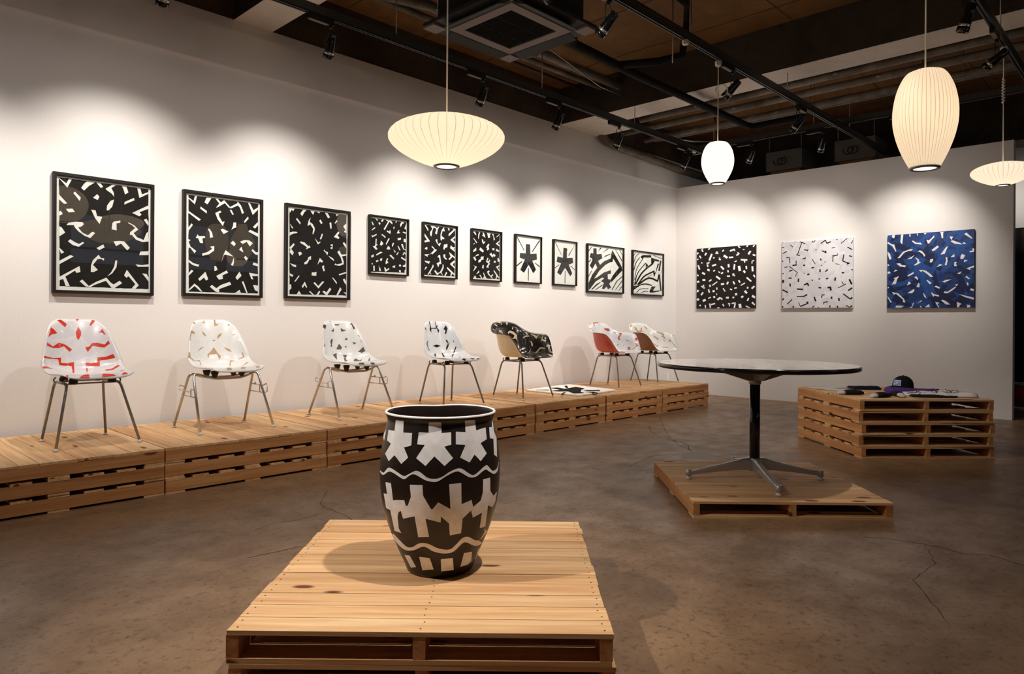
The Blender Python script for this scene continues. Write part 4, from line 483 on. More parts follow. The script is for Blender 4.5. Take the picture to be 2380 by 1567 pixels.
M['card'] = plain('grey_white_card', (.62, .60, .58, 1), .6)
M['curtain'] = plain('dark_curtain_cloth', (.035, .028, .026, 1), .9, spec=.1, var=.3, scale=5)
M['dark'] = plain('dark_paint', (.012, .011, .010, 1), .7)
M['red_plastic'] = plain('red_plastic', srgb(170, 40, 28), .4)
M['red_dark'] = plain('dark_red_pipe_paint', (.045, .012, .008, 1), .6)
M['mid_wall'] = plain('grey_beige_paint', (.42, .38, .34, 1), .7)

def shade_mat(name, col, emit, tcol):
    """translucent ribbed skin of a lamp that is on"""
    k = NT(name)
    t = k.t
    t.nodes.remove(k.b)
    out = [n for n in t.nodes if n.type == 'OUTPUT_MATERIAL'][0]
    em = k.n('ShaderNodeEmission')
    em.inputs[0].default_value = col
    em.inputs[1].default_value = emit
    tl = k.n('ShaderNodeBsdfTranslucent')
    tl.inputs[0].default_value = tcol
    df = k.n('ShaderNodeBsdfDiffuse')
    df.inputs[0].default_value = (.75, .69, .57, 1)
    m1 = k.n('ShaderNodeMixShader')
    m1.inputs[0].default_value = .65
    k.l(df.outputs[0], m1.inputs[1])
    k.l(tl.outputs[0], m1.inputs[2])
    ad = k.n('ShaderNodeAddShader')
    k.l(em.outputs[0], ad.inputs[0])
    k.l(m1.outputs[0], ad.inputs[1])
    k.l(ad.outputs[0], out.inputs[0])
    return k.m

def glow(name, col, s):
    k = NT(name)
    t = k.t
    t.nodes.remove(k.b)
    out = [n for n in t.nodes if n.type == 'OUTPUT_MATERIAL'][0]
    em = k.n('ShaderNodeEmission')
    em.inputs[0].default_value = col
    em.inputs[1].default_value = s
    k.l(em.outputs[0], out.inputs[0])
    return k.m
M['bulb'] = glow('lamp_bulb_glow', (1, .95, .85, 1), 1.6)
M['lens'] = glow('spot_lens_glow', (1, .9, .78, 1), 2.2)

# ---------- mesh builder ----------
class B:
    def __init__(s):
        s.bm = bmesh.new()
    def face(s, vs, m=0, smooth=False):
        try:
            f = s.bm.faces.new(vs)
        except ValueError:
            return None
        f.material_index = m
        f.smooth = smooth
        return f
    def v(s, p):
        return s.bm.verts.new(p)
    def box(s, x0, x1, y0, y1, z0, z1, m=0, mt=None):
        c = [(x, y, z) for z in (z0, z1) for y in (y0, y1) for x in (x0, x1)]
        if mt is not None:
            c = [mt @ Vector(p) for p in c]
        q = [s.v(p) for p in c]
        for a in ((0, 2, 3, 1), (4, 5, 7, 6), (0, 1, 5, 4), (2, 6, 7, 3), (0, 4, 6, 2), (1, 3, 7, 5)):
            s.face([q[i] for i in a], m)
    def poly(s, pts, m=0):
        return s.face([s.v(p) for p in pts], m)
    def prism(s, pts, z0, z1, m=0, mt=None):
        """outline (x, y) extruded from z0 to z1"""
        T = (lambda p: mt @ Vector(p)) if mt is not None else (lambda p: p)
        lo = [s.v(T((x, y, z0))) for x, y in pts]
        hi = [s.v(T((x, y, z1))) for x, y in pts]
        n = len(pts)
        s.face(lo[::-1], m)
        s.face(hi, m)
        for i in range(n):
            s.face([lo[i], lo[(i + 1) % n], hi[(i + 1) % n], hi[i]], m)
    def tube(s, pts, r, n=10, m=0, closed=False):
        pts = [Vector(p) for p in pts]
        rs = r if isinstance(r, (list, tuple)) else [r] * len(pts)
        rings = []
        up = None
        k = len(pts)
        for i, p in enumerate(pts):
            if closed:
                d = pts[(i + 1) % k] - pts[i - 1]
            else:
                d = pts[min(i + 1, k - 1)] - pts[max(i - 1, 0)]
            d.normalize()
            if up is None:
                up = Vector((0, 0, 1)) if abs(d.z) < .9 else Vector((1, 0, 0))
            u = (up - d * up.dot(d)).normalized()
            w = d.cross(u)
            up = u
            rings.append([s.v(p + (u * math.cos(2 * PI * j / n) + w * math.sin(2 * PI * j / n)) * rs[i]) for j in range(n)])
        for i in range(k if closed else k - 1):
            a, b = rings[i], rings[(i + 1) % k]
            for j in range(n):
                s.face([a[j], a[(j + 1) % n], b[(j + 1) % n], b[j]], m, True)
        if not closed:
            s.face(rings[0][::-1], m)
            s.face(rings[-1], m)
    def lathe(s, prof, n=32, m=0, mt=None, smooth=True):
        T = (lambda p: mt @ Vector(p)) if mt is not None else (lambda p: p)
        rings = []
        for r, z in prof:
            if r < 1e-6:
                rings.append([s.v(T((0, 0, z)))])
            else:
                rings.append([s.v(T((r * math.cos(2 * PI * j / n), r * math.sin(2 * PI * j / n), z))) for j in range(n)])
        for i in range(len(rings) - 1):
            a, b = rings[i], rings[i + 1]
            for j in range(n):
                if len(a) == 1 and len(b) == 1:
                    continue
                if len(a) == 1:
                    s.face([a[0], b[j], b[(j + 1) % n]], m, smooth)
                elif len(b) == 1:
                    s.face([a[j], a[(j + 1) % n], b[0]], m, smooth)
                else:
                    s.face([a[j], a[(j + 1) % n], b[(j + 1) % n], b[j]], m, smooth)
    def mesh(s, name, mats):
        me = bpy.data.meshes.new(name)
        s.bm.normal_update()
        s.bm.to_mesh(me)
        s.bm.free()
        for x in (mats if isinstance(mats, (list, tuple)) else [mats]):
            me.materials.append(M[x] if isinstance(x, str) else x)
        return me
    def build(s, name, mats, parent=None, fix=True, bevel=0.0):
        if bevel:
            bmesh.ops.bevel(s.bm, geom=[e for e in s.bm.edges], offset=bevel, segments=1, affect='EDGES', clamp_overlap=True)
        if fix:
            bmesh.ops.recalc_face_normals(s.bm, faces=s.bm.faces)
        return obj(name, s.mesh(name, mats), parent)

def obj(name, me, parent=None):
    o = bpy.data.objects.new(name, me)
    COL.objects.link(o)
    o.parent = parent
    return o

def tag(o, label, cat, group=None):
    o['label'] = label
    o['category'] = cat
    if group:
        o['group'] = group
    return o

def thing(name, label, cat, loc=(0, 0, 0), rz=0.0, group=None):
    o = obj(name, None)
    o.location = loc
    o.rotation_euler = (0, 0, math.radians(rz))
    return tag(o, label, cat, group)

def struct(o, label=None):
    o['kind'] = 'structure'
    if label:
        o['label'] = label
    return o

def dup(src, loc, rz, label, group=None):
    """a copy of a thing with copies of its parts and their sub-parts"""
    r = src.copy()
    COL.objects.link(r)
    r.location = loc
    r.rotation_euler = (0, 0, math.radians(rz))
    r['label'] = label
    if group:
        r['group'] = group
    for ch in list(src.children):
        if ch.type == 'LIGHT':
            continue
        c = ch.copy()
        COL.objects.link(c)
        c.parent = r
        for g in ch.children:
            d = g.copy()
            COL.objects.link(d)
            d.parent = c
    return r

def inside(p, poly):
    c = False
    j = len(poly) - 1
    for i in range(len(poly)):
        a, b = poly[i], poly[j]
        if (a[1] > p[1]) != (b[1] > p[1]) and p[0] < (b[0] - a[0]) * (p[1] - a[1]) / (b[1] - a[1]) + a[0]:
            c = not c
        j = i
    return c

def pairs(flat, s=.001):
    return [(flat[i] * s, flat[i + 1] * s) for i in range(0, len(flat), 2)]

def flat_marks(b, marks, fn, m):
    """outlines on a flat sheet; fn maps (u, v) to a point"""
    for p in marks:
        pts = []
        for q in pairs(p):
            if not pts or math.hypot(q[0] - pts[-1][0], q[1] - pts[-1][1]) > .0008:
                pts.append(q)
        if len(pts) < 3:
            continue
        r = delaunay_2d_cdt([Vector(q) for q in pts], [], [list(range(len(pts)))], 1, 1e-6)
        vs = [b.v(fn(v.x, v.y)) for v in r[0]]
        for f in r[2]:
            b.face([vs[i] for i in f], m)

def surface_marks(b, marks, fn, m, lift=.0008, step=.07, da=0.0):
    """outlines given in surface coordinates, laid on a curved surface"""
    def at(u, v):
        p = Vector(fn(u + da, v))
        e = .004
        du = Vector(fn(u + da + e, v)) - Vector(fn(u + da - e, v))
        dv = Vector(fn(u + da, v + e)) - Vector(fn(u + da, v - e))
        n = du.cross(dv)
        n.normalize()
        return p + n * lift
    for p in marks:
        q = pairs(p)
        ring = []
        for i in range(len(q)):
            a, c = q[i], q[(i + 1) % len(q)]
            k = max(1, int(math.hypot(c[0] - a[0], c[1] - a[1]) / .05))
            for t in range(k):
                ring.append((a[0] + (c[0] - a[0]) * t / k, a[1] + (c[1] - a[1]) * t / k))
        us = [x[0] for x in ring]
        vs_ = [x[1] for x in ring]
        pts = [Vector(x) for x in ring]
        u = math.floor(min(us) / step) * step
        while u < max(us):
            v = math.floor(min(vs_) / step) * step
            while v < max(vs_):
                if inside((u, v), ring):
                    pts.append(Vector((u, v)))
                v += step
            u += step
        r = delaunay_2d_cdt(pts, [], [list(range(len(ring)))], 1, 1e-5)
        vv = [b.v(at(x.x, x.y)) for x in r[0]]
        for f in r[2]:
            b.face([vv[i] for i in f], m, True)

# ---------- the room ----------
WA, WB, CEIL = 5.74, 9.65, 4.03
b = B()
b.box(-4, 13, -11, 6.2, -.1, 0)
def crack(b, pts, w):
    for i in range(len(pts) - 1):
        a, c = Vector((*pts[i], 0)), Vector((*pts[i + 1], 0))
        # jagged
        k = max(2, int((c - a).length / .05))
        seg = [a.lerp(c, t / k) + Vector((random.uniform(-.006, .006), random.uniform(-.006, .006), 0)) for t in range(k + 1)]
        seg[0], seg[-1] = a, c
        for s0, s1 in zip(seg, seg[1:]):
            d = (s1 - s0).normalized()
            n = Vector((-d.y, d.x, 0)) * (w * random.uniform(.5, 1.2))
            z = Vector((0, 0, .0007))
            b.poly([s0 + n + z, s0 - n + z, s1 - n + z, s1 + n + z], 1)
crack(b, [(6.255, 4.029), (5.969, 3.825), (5.751, 3.599), (5.688, 3.457), (5.591, 3.23), (5.504, 3.133), (5.388, 3.071), (5.24, 2.938), (5.16, 2.86)], .0035)
crack(b, [(6.9, 4.3), (6.122, 3.756), (5.804, 3.514), (5.509, 3.248), (5.323, 3.021)], .003)
crack(b, [(2.383, 3.913), (2.246, 3.746), (2.174, 3.649), (2.152, 3.564), (2.163, 3.514), (2.146, 3.442), (2.147, 3.355), (2.12, 3.228)], .002)
crack(b, [(3.78, 1.156), (3.85, 1.057), (3.881, 0.911), (3.845, 0.741), (3.917, 0.652), (3.853, 0.512)], .002)
crack(b, [(3.881, .911), (3.6, .8), (3.3, .82), (2.9, .6)], .0018)
crack(b, [(1.661, 3.432), (1.805, 3.483), (1.906, 3.439), (2.15, 3.5)], .002)
crack(b, [(1.45, 3.05), (1.75, 3.02), (2.05, 3.2)], .002)
crack(b, [(5.75, 3.6), (6.3, 3.3), (6.9, 3.35)], .002)
crack(b, [(5.2, 2.9), (4.9, 3.1), (4.4, 3.0)], .003)
b.face([b.v((5.16 + .15 * math.cos(t * PI / 12), 2.86 + .13 * math.sin(t * PI / 12), .0009)) for t in range(24)], 2)
struct(b.build('floor', ['floor', 'crack', 'patch'], fix=False))

b = B()
b.box(-4, 13, -11, 6.2, CEIL, CEIL + .15)
struct(b.build('ceiling', 'ceiling'))
# formwork joints: thin battens of the ceiling boards
b = B()
for i in range(-3, 13):
    b.box(i * .91 - .003, i * .91 + .003, -4, 5.7, CEIL - .004, CEIL)
for j in range(-4, 7):
    b.box(-3, 12, j * 1.0 - .25, j * 1.0 - .244, CEIL - .004, CEIL)
struct(b.build('trim_1', 'band'), 'dark joint lines of the brown ceiling boards')
b = B()
b.box(-4, 13, WA, WA + .3, 0, 3.18)
b.box(-4, 13, WA - .035, WA + .3, 3.18, 3.58, 1)
b.box(-4, 13, WA - .032, WA + .3, 3.58, CEIL, 2)
struct(b.build('wall_left', ['wall', 'wall_rough', 'band']), 'long white picture wall with a ledge near its top')
b = B()
b.box(WB, WB + .13, 1.40, WA, 0, 3.19)
struct(b.build('wall_back', 'wall'), 'free-standing white wall with three canvases')
b = B()
b.box(-4, -3.8, -11, 6, 0, CEIL)
struct(b.build('wall_rear', 'mid_wall'))
b = B()
# far outer wall with the dark doorway beyond the partition
b.box(12.0, 12.2, -11, .75, 0, CEIL)
b.box(12.0, 12.2, 2.6, 6, 0, CEIL)
b.box(12.0, 12.2, .75, 2.6, 2.45, CEIL)
b.box(12.7, 12.9, -.5, 4, 0, CEIL, 1)
struct(b.build('wall_right', ['wall', 'dark']))
# window side, behind the camera (seen mirrored in the picture glass)
b = B()
b.box(-4, 13, -10.2, -10.0, 0, 2.6)
b.box(-4, 13, -10.2, -10.0, 3.95, CEIL)
xs = [-4, -1.2, .9, 3.0, 5.1, 7.2, 9.3, 11.4, 13]
for i, x in enumerate(xs):
    b.box(x - .12, x + .12, -10.2, -10.0, 2.6, 3.95)
struct(b.build('wall_front', 'beam'))
b = B()
for i in range(8):
    b.box(xs[i] + .12, xs[i + 1] - .12, -10.14, -10.10, 2.98, 3.04)
struct(b.build('window_1', 'dark'), 'window transoms of the dusk-blue window band')

# beams
b = B()
b.box(6.76, 7.16, -4, WA + .02, 3.58, CEIL)
b.box(7.16, 7.54, 5.05, WA + .02, 3.58, CEIL)
for f in b.bm.faces:
    if f.calc_center_median().z < 3.585:
        f.material_index = 1
struct(b.build('trim_2', ['beam', 'beam_paint'], fix=False), 'dark beam with white painted underside crossing the ceiling')
b = B()
b.box(2.56, 2.90, -4, WA + .02, 3.58, CEIL)
for f in b.bm.faces:
    if f.calc_center_median().z < 3.585:
        f.material_index = 1
struct(b.build('trim_3', ['beam', 'beam_paint'], fix=False), 'near dark beam with white underside above the second framed print')
b = B()
b.box(10.9, 11.4, -4, WA, 3.45, CEIL)
struct(b.build('trim_4', 'beam'), 'far dark beam beyond the partition wall')

# ---------- pallets ----------
PH = .0955           # height of one pallet
def pallet_meshes(kind, bl):
    W, L = bl, 1.118
    d = B()
    if kind == 'closed':
        n = 12
        wd = (L - .0025 * (n - 1)) / n
        ys = [(-L / 2 + i * (wd + .0025), wd) for i in range(n)]
    else:
        ys = []
        for c, w in ((-.5015, .115), (-.345, .10), (-.175, .10), (0, .105), (.175, .10), (.345, .10), (.5015, .115)):
            ys.append((c - w / 2, w))
    for y, w in ys:
        dx = random.uniform(-.003, .003)
        d.box(-W / 2 + dx, W / 2 + dx, y, y + w, PH - .0150, PH - .0004 + random.uniform(-.0012, 0))
        if kind == 'closed':
            for sx in (-W / 2 + .022, random.uniform(-.006, .006), W / 2 - .022):
                for f in (.25, .75):
                    cx, cy = sx + random.uniform(-.004, .004), y + w * f
                    d.face([d.v((cx + .0032 * math.cos(t * PI / 3), cy + .0032 * math.sin(t * PI / 3), PH - .0002)) for t in range(6)], 1)
    st = []
    for sx in (-W / 2 + .018, 0, W / 2 - .018):
        q = B()
        q.box(sx - .018, sx + .018, -L / 2 + .001, L / 2 - .001, .0142, PH - .0152)
        bmesh.ops.recalc_face_normals(q.bm, faces=q.bm.faces)
        st.append(q.mesh('stringer', 'wood_y'))
    bt = B()
    for c, w in ((-.5015, .115), (0, .105), (.5015, .115)):
        bt.box(-W / 2 + .002, W / 2 - .002, c - w / 2, c + w / 2, 0, .0140)
    for q in (bt, d):
        bmesh.ops.recalc_face_normals(q.bm, faces=q.bm.faces)
    return d.mesh('deck', ['wood_x', 'nail']), st, bt.mesh('bottom_deck', 'wood_x')

PROTO = {}
def pallet(kind, bl, loc, rz, label, group):
    key = (kind, bl)
    if key in PROTO:
        return dup(PROTO[key], loc, rz, label, group)
    r = thing('wooden_pallet', label, 'pallet', loc, rz, group)
    dk, st, bt = pallet_meshes(kind, bl)
    obj('deck', dk, r)
    for m in st:
        obj('stringer', m, r)
    obj('bottom_deck', bt, r)
    PROTO[key] = r
    return r

EDGES = [.485, 1.612, 2.735, 3.868, 5.010, 6.160, 7.297, 8.415]
OVER = ['red and white shell chair', 'tan and white shell chair', 'white shell chair with charcoal flecks', 'white shell chair with thin black lines',
        'black and cream armchair', 'white rug', 'brown-backed armchair']
for c in range(7):
    cx = (EDGES[c] + EDGES[c + 1]) / 2
    for lv in range(3):
        nm = ('bottom', 'middle', 'top')[lv]
        dx, dy = random.uniform(-.0015, .0015), random.uniform(-.006, .006)
        if lv == 2:
            dx = dy = 0
        if c == 6 and lv == 2:
            dy = .0
        rel = 'under the ' + OVER[c]
        pallet('closed' if lv == 2 else 'slatted', 1.15, (cx + dx, 5.085 + dy, lv * PH), 90,
               nm + ' pine pallet of the platform ' + rel, 'pallets of the long platform')
FGC, FGR = (1.659, 1.954), 43.5 - 90
pallet('closed', 1.108, (*FGC, PH), FGR, 'light pine pallet the tall dark pot stands on', 'pallets under the dark pot')
pallet('closed', 1.108, (FGC[0] + .004, FGC[1] - .004, 0), FGR + .2, 'pine pallet under the pallet with the dark pot', 'pallets under the dark pot')
pallet('closed', 1.1, (4.256, 1.931, 0), 43.4 - 90, 'single pine pallet under the round black pedestal table', 'pallet under the round table')
STK, STR = (6.745, 1.885), 46.0 - 90
for lv in range(5):
    nm = ('lowest pallet', 'second pallet from the floor', 'middle pallet', 'second pallet from the top', 'top pallet with clothes on it')[lv]
    j = (.006, -.002, .009, -.004, 0)[lv]
    pallet('closed' if lv == 4 else 'slatted', 1.1, (STK[0] + j * .7, STK[1] - j * .7, lv * PH), STR + (.6, -.3, .4, -.4, 0)[lv],
           'pine pallet, ' + nm + ' of the tall stack by the canvases', 'pallets of the five-high stack')

# ---------- shell chairs ----------
def shell_mesh(fn, kind, marks, mats):
    """inside skin, outside skin, rim and painted marks in one mesh: materials = inside, marks, outside, rim"""
    n = 40
    b = B()
    ex = 5.0 if kind == 's' else 2.0
    P = [[Vector(fn(*squircle(-1 + 2 * i / n, -1 + 2 * j / n, ex))) for i in range(n + 1)] for j in range(n + 1)]
    N = [[None] * (n + 1) for _ in range(n + 1)]
    for j in range(n + 1):
        for i in range(n + 1):
            du = P[j][min(i + 1, n)] - P[j][max(i - 1, 0)]
            dv = P[min(j + 1, n)][i] - P[max(j - 1, 0)][i]
            q = du.cross(dv)
            if q.length < 1e-10:
                q = Vector((0, 0, 1))
            N[j][i] = q.normalized()
    for (j, i) in ((0, 0), (0, n), (n, 0), (n, n)):
        jj, ii = (1 if j == 0 else n - 1), (1 if i == 0 else n - 1)
        N[j][i] = N[jj][ii].copy()
    th = .0045
    A = [[b.v(P[j][i]) for i in range(n + 1)] for j in range(n + 1)]
    O = [[b.v(P[j][i] - N[j][i] * th) for i in range(n + 1)] for j in range(n + 1)]
    for j in range(n):
        for i in range(n):
            b.face([A[j][i], A[j][i + 1], A[j + 1][i + 1], A[j + 1][i]], 0, True)
            b.face([O[j][i], O[j + 1][i], O[j + 1][i + 1], O[j][i + 1]], 2, True)
    rim = [(0, i) for i in range(n)] + [(j, n) for j in range(n)] + [(n, n - i) for i in range(n)] + [(n - j, 0) for j in range(n)]
    for k in range(len(rim)):
        (j0, i0), (j1, i1) = rim[k], rim[(k + 1) % len(rim)]
        b.face([A[j0][i0], O[j0][i0], O[j1][i1], A[j1][i1]], 3, True)
    surface_marks(b, marks, fn, 1)
    return b.mesh('seat_shell', mats)

def arc(p0, p1, p2, r, n=5):
    """points of a rounded corner at p1"""
    p0, p1, p2 = Vector(p0), Vector(p1), Vector(p2)
    a, c = (p0 - p1).normalized(), (p2 - p1).normalized()
    s, e = p1 + a * r, p1 + c * r
    return [s * (1 - t) ** 2 + p1 * 2 * t * (1 - t) + e * t * t for t in [i / n for i in range(n + 1)]]

def h_base(root, zt, metal='steel'):
    """four splayed tube legs joined under the seat, rods and rubber mounts"""
    zr = zt - .036
    R = .0085
    for sx in (-1, 1):
        F, K = (sx * .2355, -.2375, .006), (sx * .188, .2375, .006)
        fs, ks = (sx * .150, -.135, zr), (sx * .140, .150, zr)
        for ft, sh, ot in ((F, fs, ks), (K, ks, fs)):
            b = B()
            mid = Vector(sh) * .8 + Vector(ot) * .2
            b.tube([ft] + arc(ft, sh, mid, .045) + [mid], R, 10)
            lg = b.build('leg', metal, root)
            g = B()
            g.lathe([(0, 0), (.016, 0), (.017, .003), (.010, .007), (.0095, .016), (0, .016)], 14, mt=Matrix.Translation((ft[0], ft[1], 0)))
            g.build('glide', 'glide', lg)
    b = B()
    for sx in (-1, 1):
        b.tube([Vector((sx * .150, -.135, zr)) * .82 + Vector((sx * .140, .150, zr)) * .18, Vector((sx * .150, -.135, zr)) * .18 + Vector((sx * .140, .150, zr)) * .82], R, 10)
    for y, x in ((-.112, .149), (.128, .141)):
        b.tube([(-x, y, zr + .028), (-x - .012, y, zr + .014), (-x - .008, y, zr - .006), (-x + .02, y, zr), (x - .02, y, zr), (x + .008, y, zr - .006), (x + .012, y, zr + .014), (x, y, zr + .028)], .0055, 8)
    b.build('base_frame', metal, root)
    for x, y in ((-.11, -.112), (.11, -.112), (-.10, .115), (.10, .115)):
        m = B()
        m.lathe([(0, zr - .004), (.022, zr - .004), (.026, zr + .012), (.020, zr + .034), (0, zr + .036)], 16, mt=Matrix.Translation((x, y, 0)))
        m.build('shock_mount', 'rubber', root)

def stack_base(root, zt, metal='chrome'):
    """bent tube stacking base: two bows that dip under the seat, hook brackets on the sides"""
    R = .0095
    zh = zt - .012
    for sy in (-1, 1):
        for sx in (-1, 1):
            ft = (sx * .268, sy * .238, .006)
            top = (sx * .238, sy * .030, zh)
            inn = (sx * .150, sy * .055, zh - .032)
            b = B()
            b.tube([ft] + arc(ft, top, inn, .05, 6) + [Vector(top).lerp(Vector(inn), .75)], R, 10)
            lg = b.build('leg', metal, root)
            g = B()
            g.lathe([(0, 0), (.016, 0), (.017, .003), (.011, .007), (.0105, .016), (0, .016)], 14, mt=Matrix.Translation((ft[0], ft[1], 0)))
            g.build('glide', 'glide', lg)
    b = B()
    for sy in (-1, 1):
        a = Vector((.238, sy * .030, zh)).lerp(Vector((.150, sy * .055, zh - .032)), .7)
        c = Vector((.150, sy * .055, zh - .032))
        d = Vector((.09, sy * .075, zh - .045))
        l = [a, c, d, Vector((0, sy * .078, zh - .046))]
        b.tube(l + [Vector((-p.x, p.y, p.z)) for p in l[-2::-1]], R, 10)
    b.build('base_frame', metal, root)
    for x, y in ((-.10, -.07), (.10, -.07), (-.10, .07), (.10, .07)):
        m = B()
        m.lathe([(0, zh - .034), (.016, zh - .034), (.028, zh + .002), (.026, zh + .010), (0, zh + .012)], 16, mt=Matrix.Translation((x, y, 0)))
        m.build('shock_mount', 'rubber', root)
    for sx in (-1, 1):
        h = B()
        z0, z1 = .245, .300
        xo = sx * .256
        w = .0042
        h.tube([(xo, -.098, z1), (xo, .098, z1)] if sx > 0 else [(xo, -.090, z1 - .004), (xo, -.05, z1), (xo, -.03, z1 - .022), (xo - .005, .03, z1 - .022), (xo - .020, .075, z1 - .018), (xo - .022, .115, z1 - .012), (xo - .020, .125, z1 + .006), (xo - .010, .120, z1 + .018), (xo, .088, z1 + .012)], w, 8)
        h.tube([(xo, -.118, z0), (xo, .118, z0)], w, 8)
        h.tube([(xo, -.040, z0), (xo, -.040, z1)], w, 8)
        if sx > 0:
            h.tube([(xo, .02, z1), (xo, .035, z1 + .015), (xo, .05, z1)], w, 8)
            h.tube([(xo + .004, -.095, z1), (xo + .022, -.10, z1 + .012), (xo + .026, -.112, z1), (xo + .022, -.118, z0 + .01), (xo, -.118, z0)], w, 8)
        h.build('hook_bracket', metal, root)

CHAIRS = [
    ('1', 1.335, 5.087, 2, 's', 'h', ['sh_lilac', 'red', 'white_back', 'sh_lilac'], 'shell_chair', 'white shell side chair with bold red bands on four steel legs'),
    ('2', 2.238, 5.112, 0, 's', 'd', ['sh_cream', 'tan', 'white_back', 'sh_cream'], 'shell_chair', 'white shell side chair with tan leaf marks on a stacking base'),
    ('3', 3.325, 5.090, 0, 's', 'd', ['sh_cream', 'charcoal', 'white_back', 'sh_cream'], 'shell_chair', 'white shell side chair with charcoal angular flecks on a stacking base'),
    ('4', 4.400, 5.065, -6, 's', 'h', ['sh_grey', 'blackish', 'white_back', 'sh_grey'], 'shell_chair', 'white shell side chair with thin black lines behind the dark pot'),
    ('5', 5.375, 5.034, 1, 'a', 'h', ['blackish', 'cream', 'cream_back', 'blackish'], 'shell_armchair', 'black shell armchair with cream marks and cream outside'),
    ('6', 7.105, 5.080, 0, 'a', 'h', ['sh_grey', 'red_back', 'red_back', 'sh_grey'], 'shell_armchair', 'white shell armchair with red marks and brick red outside'),
    ('7', 8.020, 5.099, -3, 'a', 'h', ['sh_cream', 'tan', 'tan_back', 'sh_cream'], 'shell_armchair', 'white shell armchair with tan marks and brown outside'),
]
for key, x, y, rz, kind, base, mats, name, label in CHAIRS:
    r = thing(name, label, 'chair', (x, y, 3 * PH + .001), rz, 'painted shell chairs on the platform')
    fn = side_shell if kind == 's' else arm_shell
    obj('seat_shell', shell_mesh(fn, kind, SHELL_MARKS[key], mats), r)
    if base == 'h':
        h_base(r, .424 if kind == 's' else .421)
    else:
        stack_base(r, .424)

# ---------- framed prints ----------
def framed(key, x0, x1, z0, z1, bar, label, inked):
    w, h = x1 - x0, z1 - z0
    r = thing('framed_print', label, 'picture', (x0, WA, z0), 0, 'framed prints on the long wall')
    D = .040
    b = B()
    b.box(0, w, -D, -.001, 0, bar)
    b.box(0, w, -D, -.001, h - bar, h)
    b.box(0, bar, -D, -.001, bar, h - bar)
    b.box(w - bar, w, -D, -.001, bar, h - bar)
    b.build('frame', 'black_frame', r)
    b = B()
    b.box(bar, w - bar, -.012, -.002, bar, h - bar)
    b.build('backing_board', 'mat_board', r)
    b = B()
    m = .021 if w > .5 else .015
    b.poly([(m, -.0165, m), (w - m, -.0165, m), (w - m, -.0165, h - m), (m, -.0165, h - m)], 0)
    marks = ART[key]
    if inked:
        q = pairs(marks[0])
        # ragged edge of the inked field
        ring = []
        for i in range(4):
            a, c = q[i], q[(i + 1) % 4]
            k = 24
            for t in range(k):
                j = random.uniform(-.0016, .0016)
                ring.append((a[0] + (c[0] - a[0]) * t / k + (j if abs(c[1] - a[1]) > abs(c[0] - a[0]) else 0), a[1] + (c[1] - a[1]) * t / k + (j if abs(c[0] - a[0]) > abs(c[1] - a[1]) else 0)))
        b.poly([(u, -.0170, v) for u, v in ring[::-1]], 1)
        flat_marks(b, marks[1:], lambda u, v: (u, -.0175, v), 0)
    else:
        flat_marks(b, marks, lambda u, v: (u, -.0172, v), 1)
    b.build('print', ['paper', 'ink'], r, fix=False)
    b = B()
    b.box(bar, w - bar, -.0345, -.0325, bar, h - bar)
    b.build('glass', 'glass', r)

framed('F1', 1.279, 1.945, 1.262, 2.114, .021, 'large black print with white strokes above the red and white chair', True)
framed('F2', 2.162, 2.825, 1.270, 2.114, .021, 'large black print with white strokes above the tan and white chair', True)
framed('F3', 3.036, 3.698, 1.275, 2.117, .021, 'large black print with white strokes above the charcoal-flecked chair', True)
framed('F4', 3.918, 4.393, 1.538, 2.118, .012, 'small black print crowded with short white dashes, next to the large prints', True)
framed('F5', 4.580, 5.057, 1.538, 2.118, .012, 'small black print with white strokes, middle of the three small black ones', True)
framed('F6', 5.272, 5.743, 1.542, 2.121, .012, 'small black print with white strokes beside a white asterisk print', True)
framed('F7', 5.974, 6.442, 1.548, 2.126, .012, 'white print with one large dark asterisk, nearer the small black prints', False)
framed('F8', 6.669, 7.136, 1.551, 2.125, .012, 'white print with one large grey asterisk, nearer the two wide prints', False)
framed('F9', 7.361, 8.198, 1.486, 2.132, .013, 'wide print of a large arrow with asterisks and curved lines', False)
framed('F10', 8.417, 9.243, 1.484, 2.128, .013, 'wide print of fanned curves and spiky shapes nearest the corner', False)

b = B()
b.box(-.035, .035, -.008, -.001, -.058, .058)
b.box(-.012, .012, -.0105, -.008, -.03, .03)
o = b.build('wall_socket', 'paper')
o.location = (9.42, WA, .235)
tag(o, 'small white socket plate low on the wall in the room corner', 'socket')

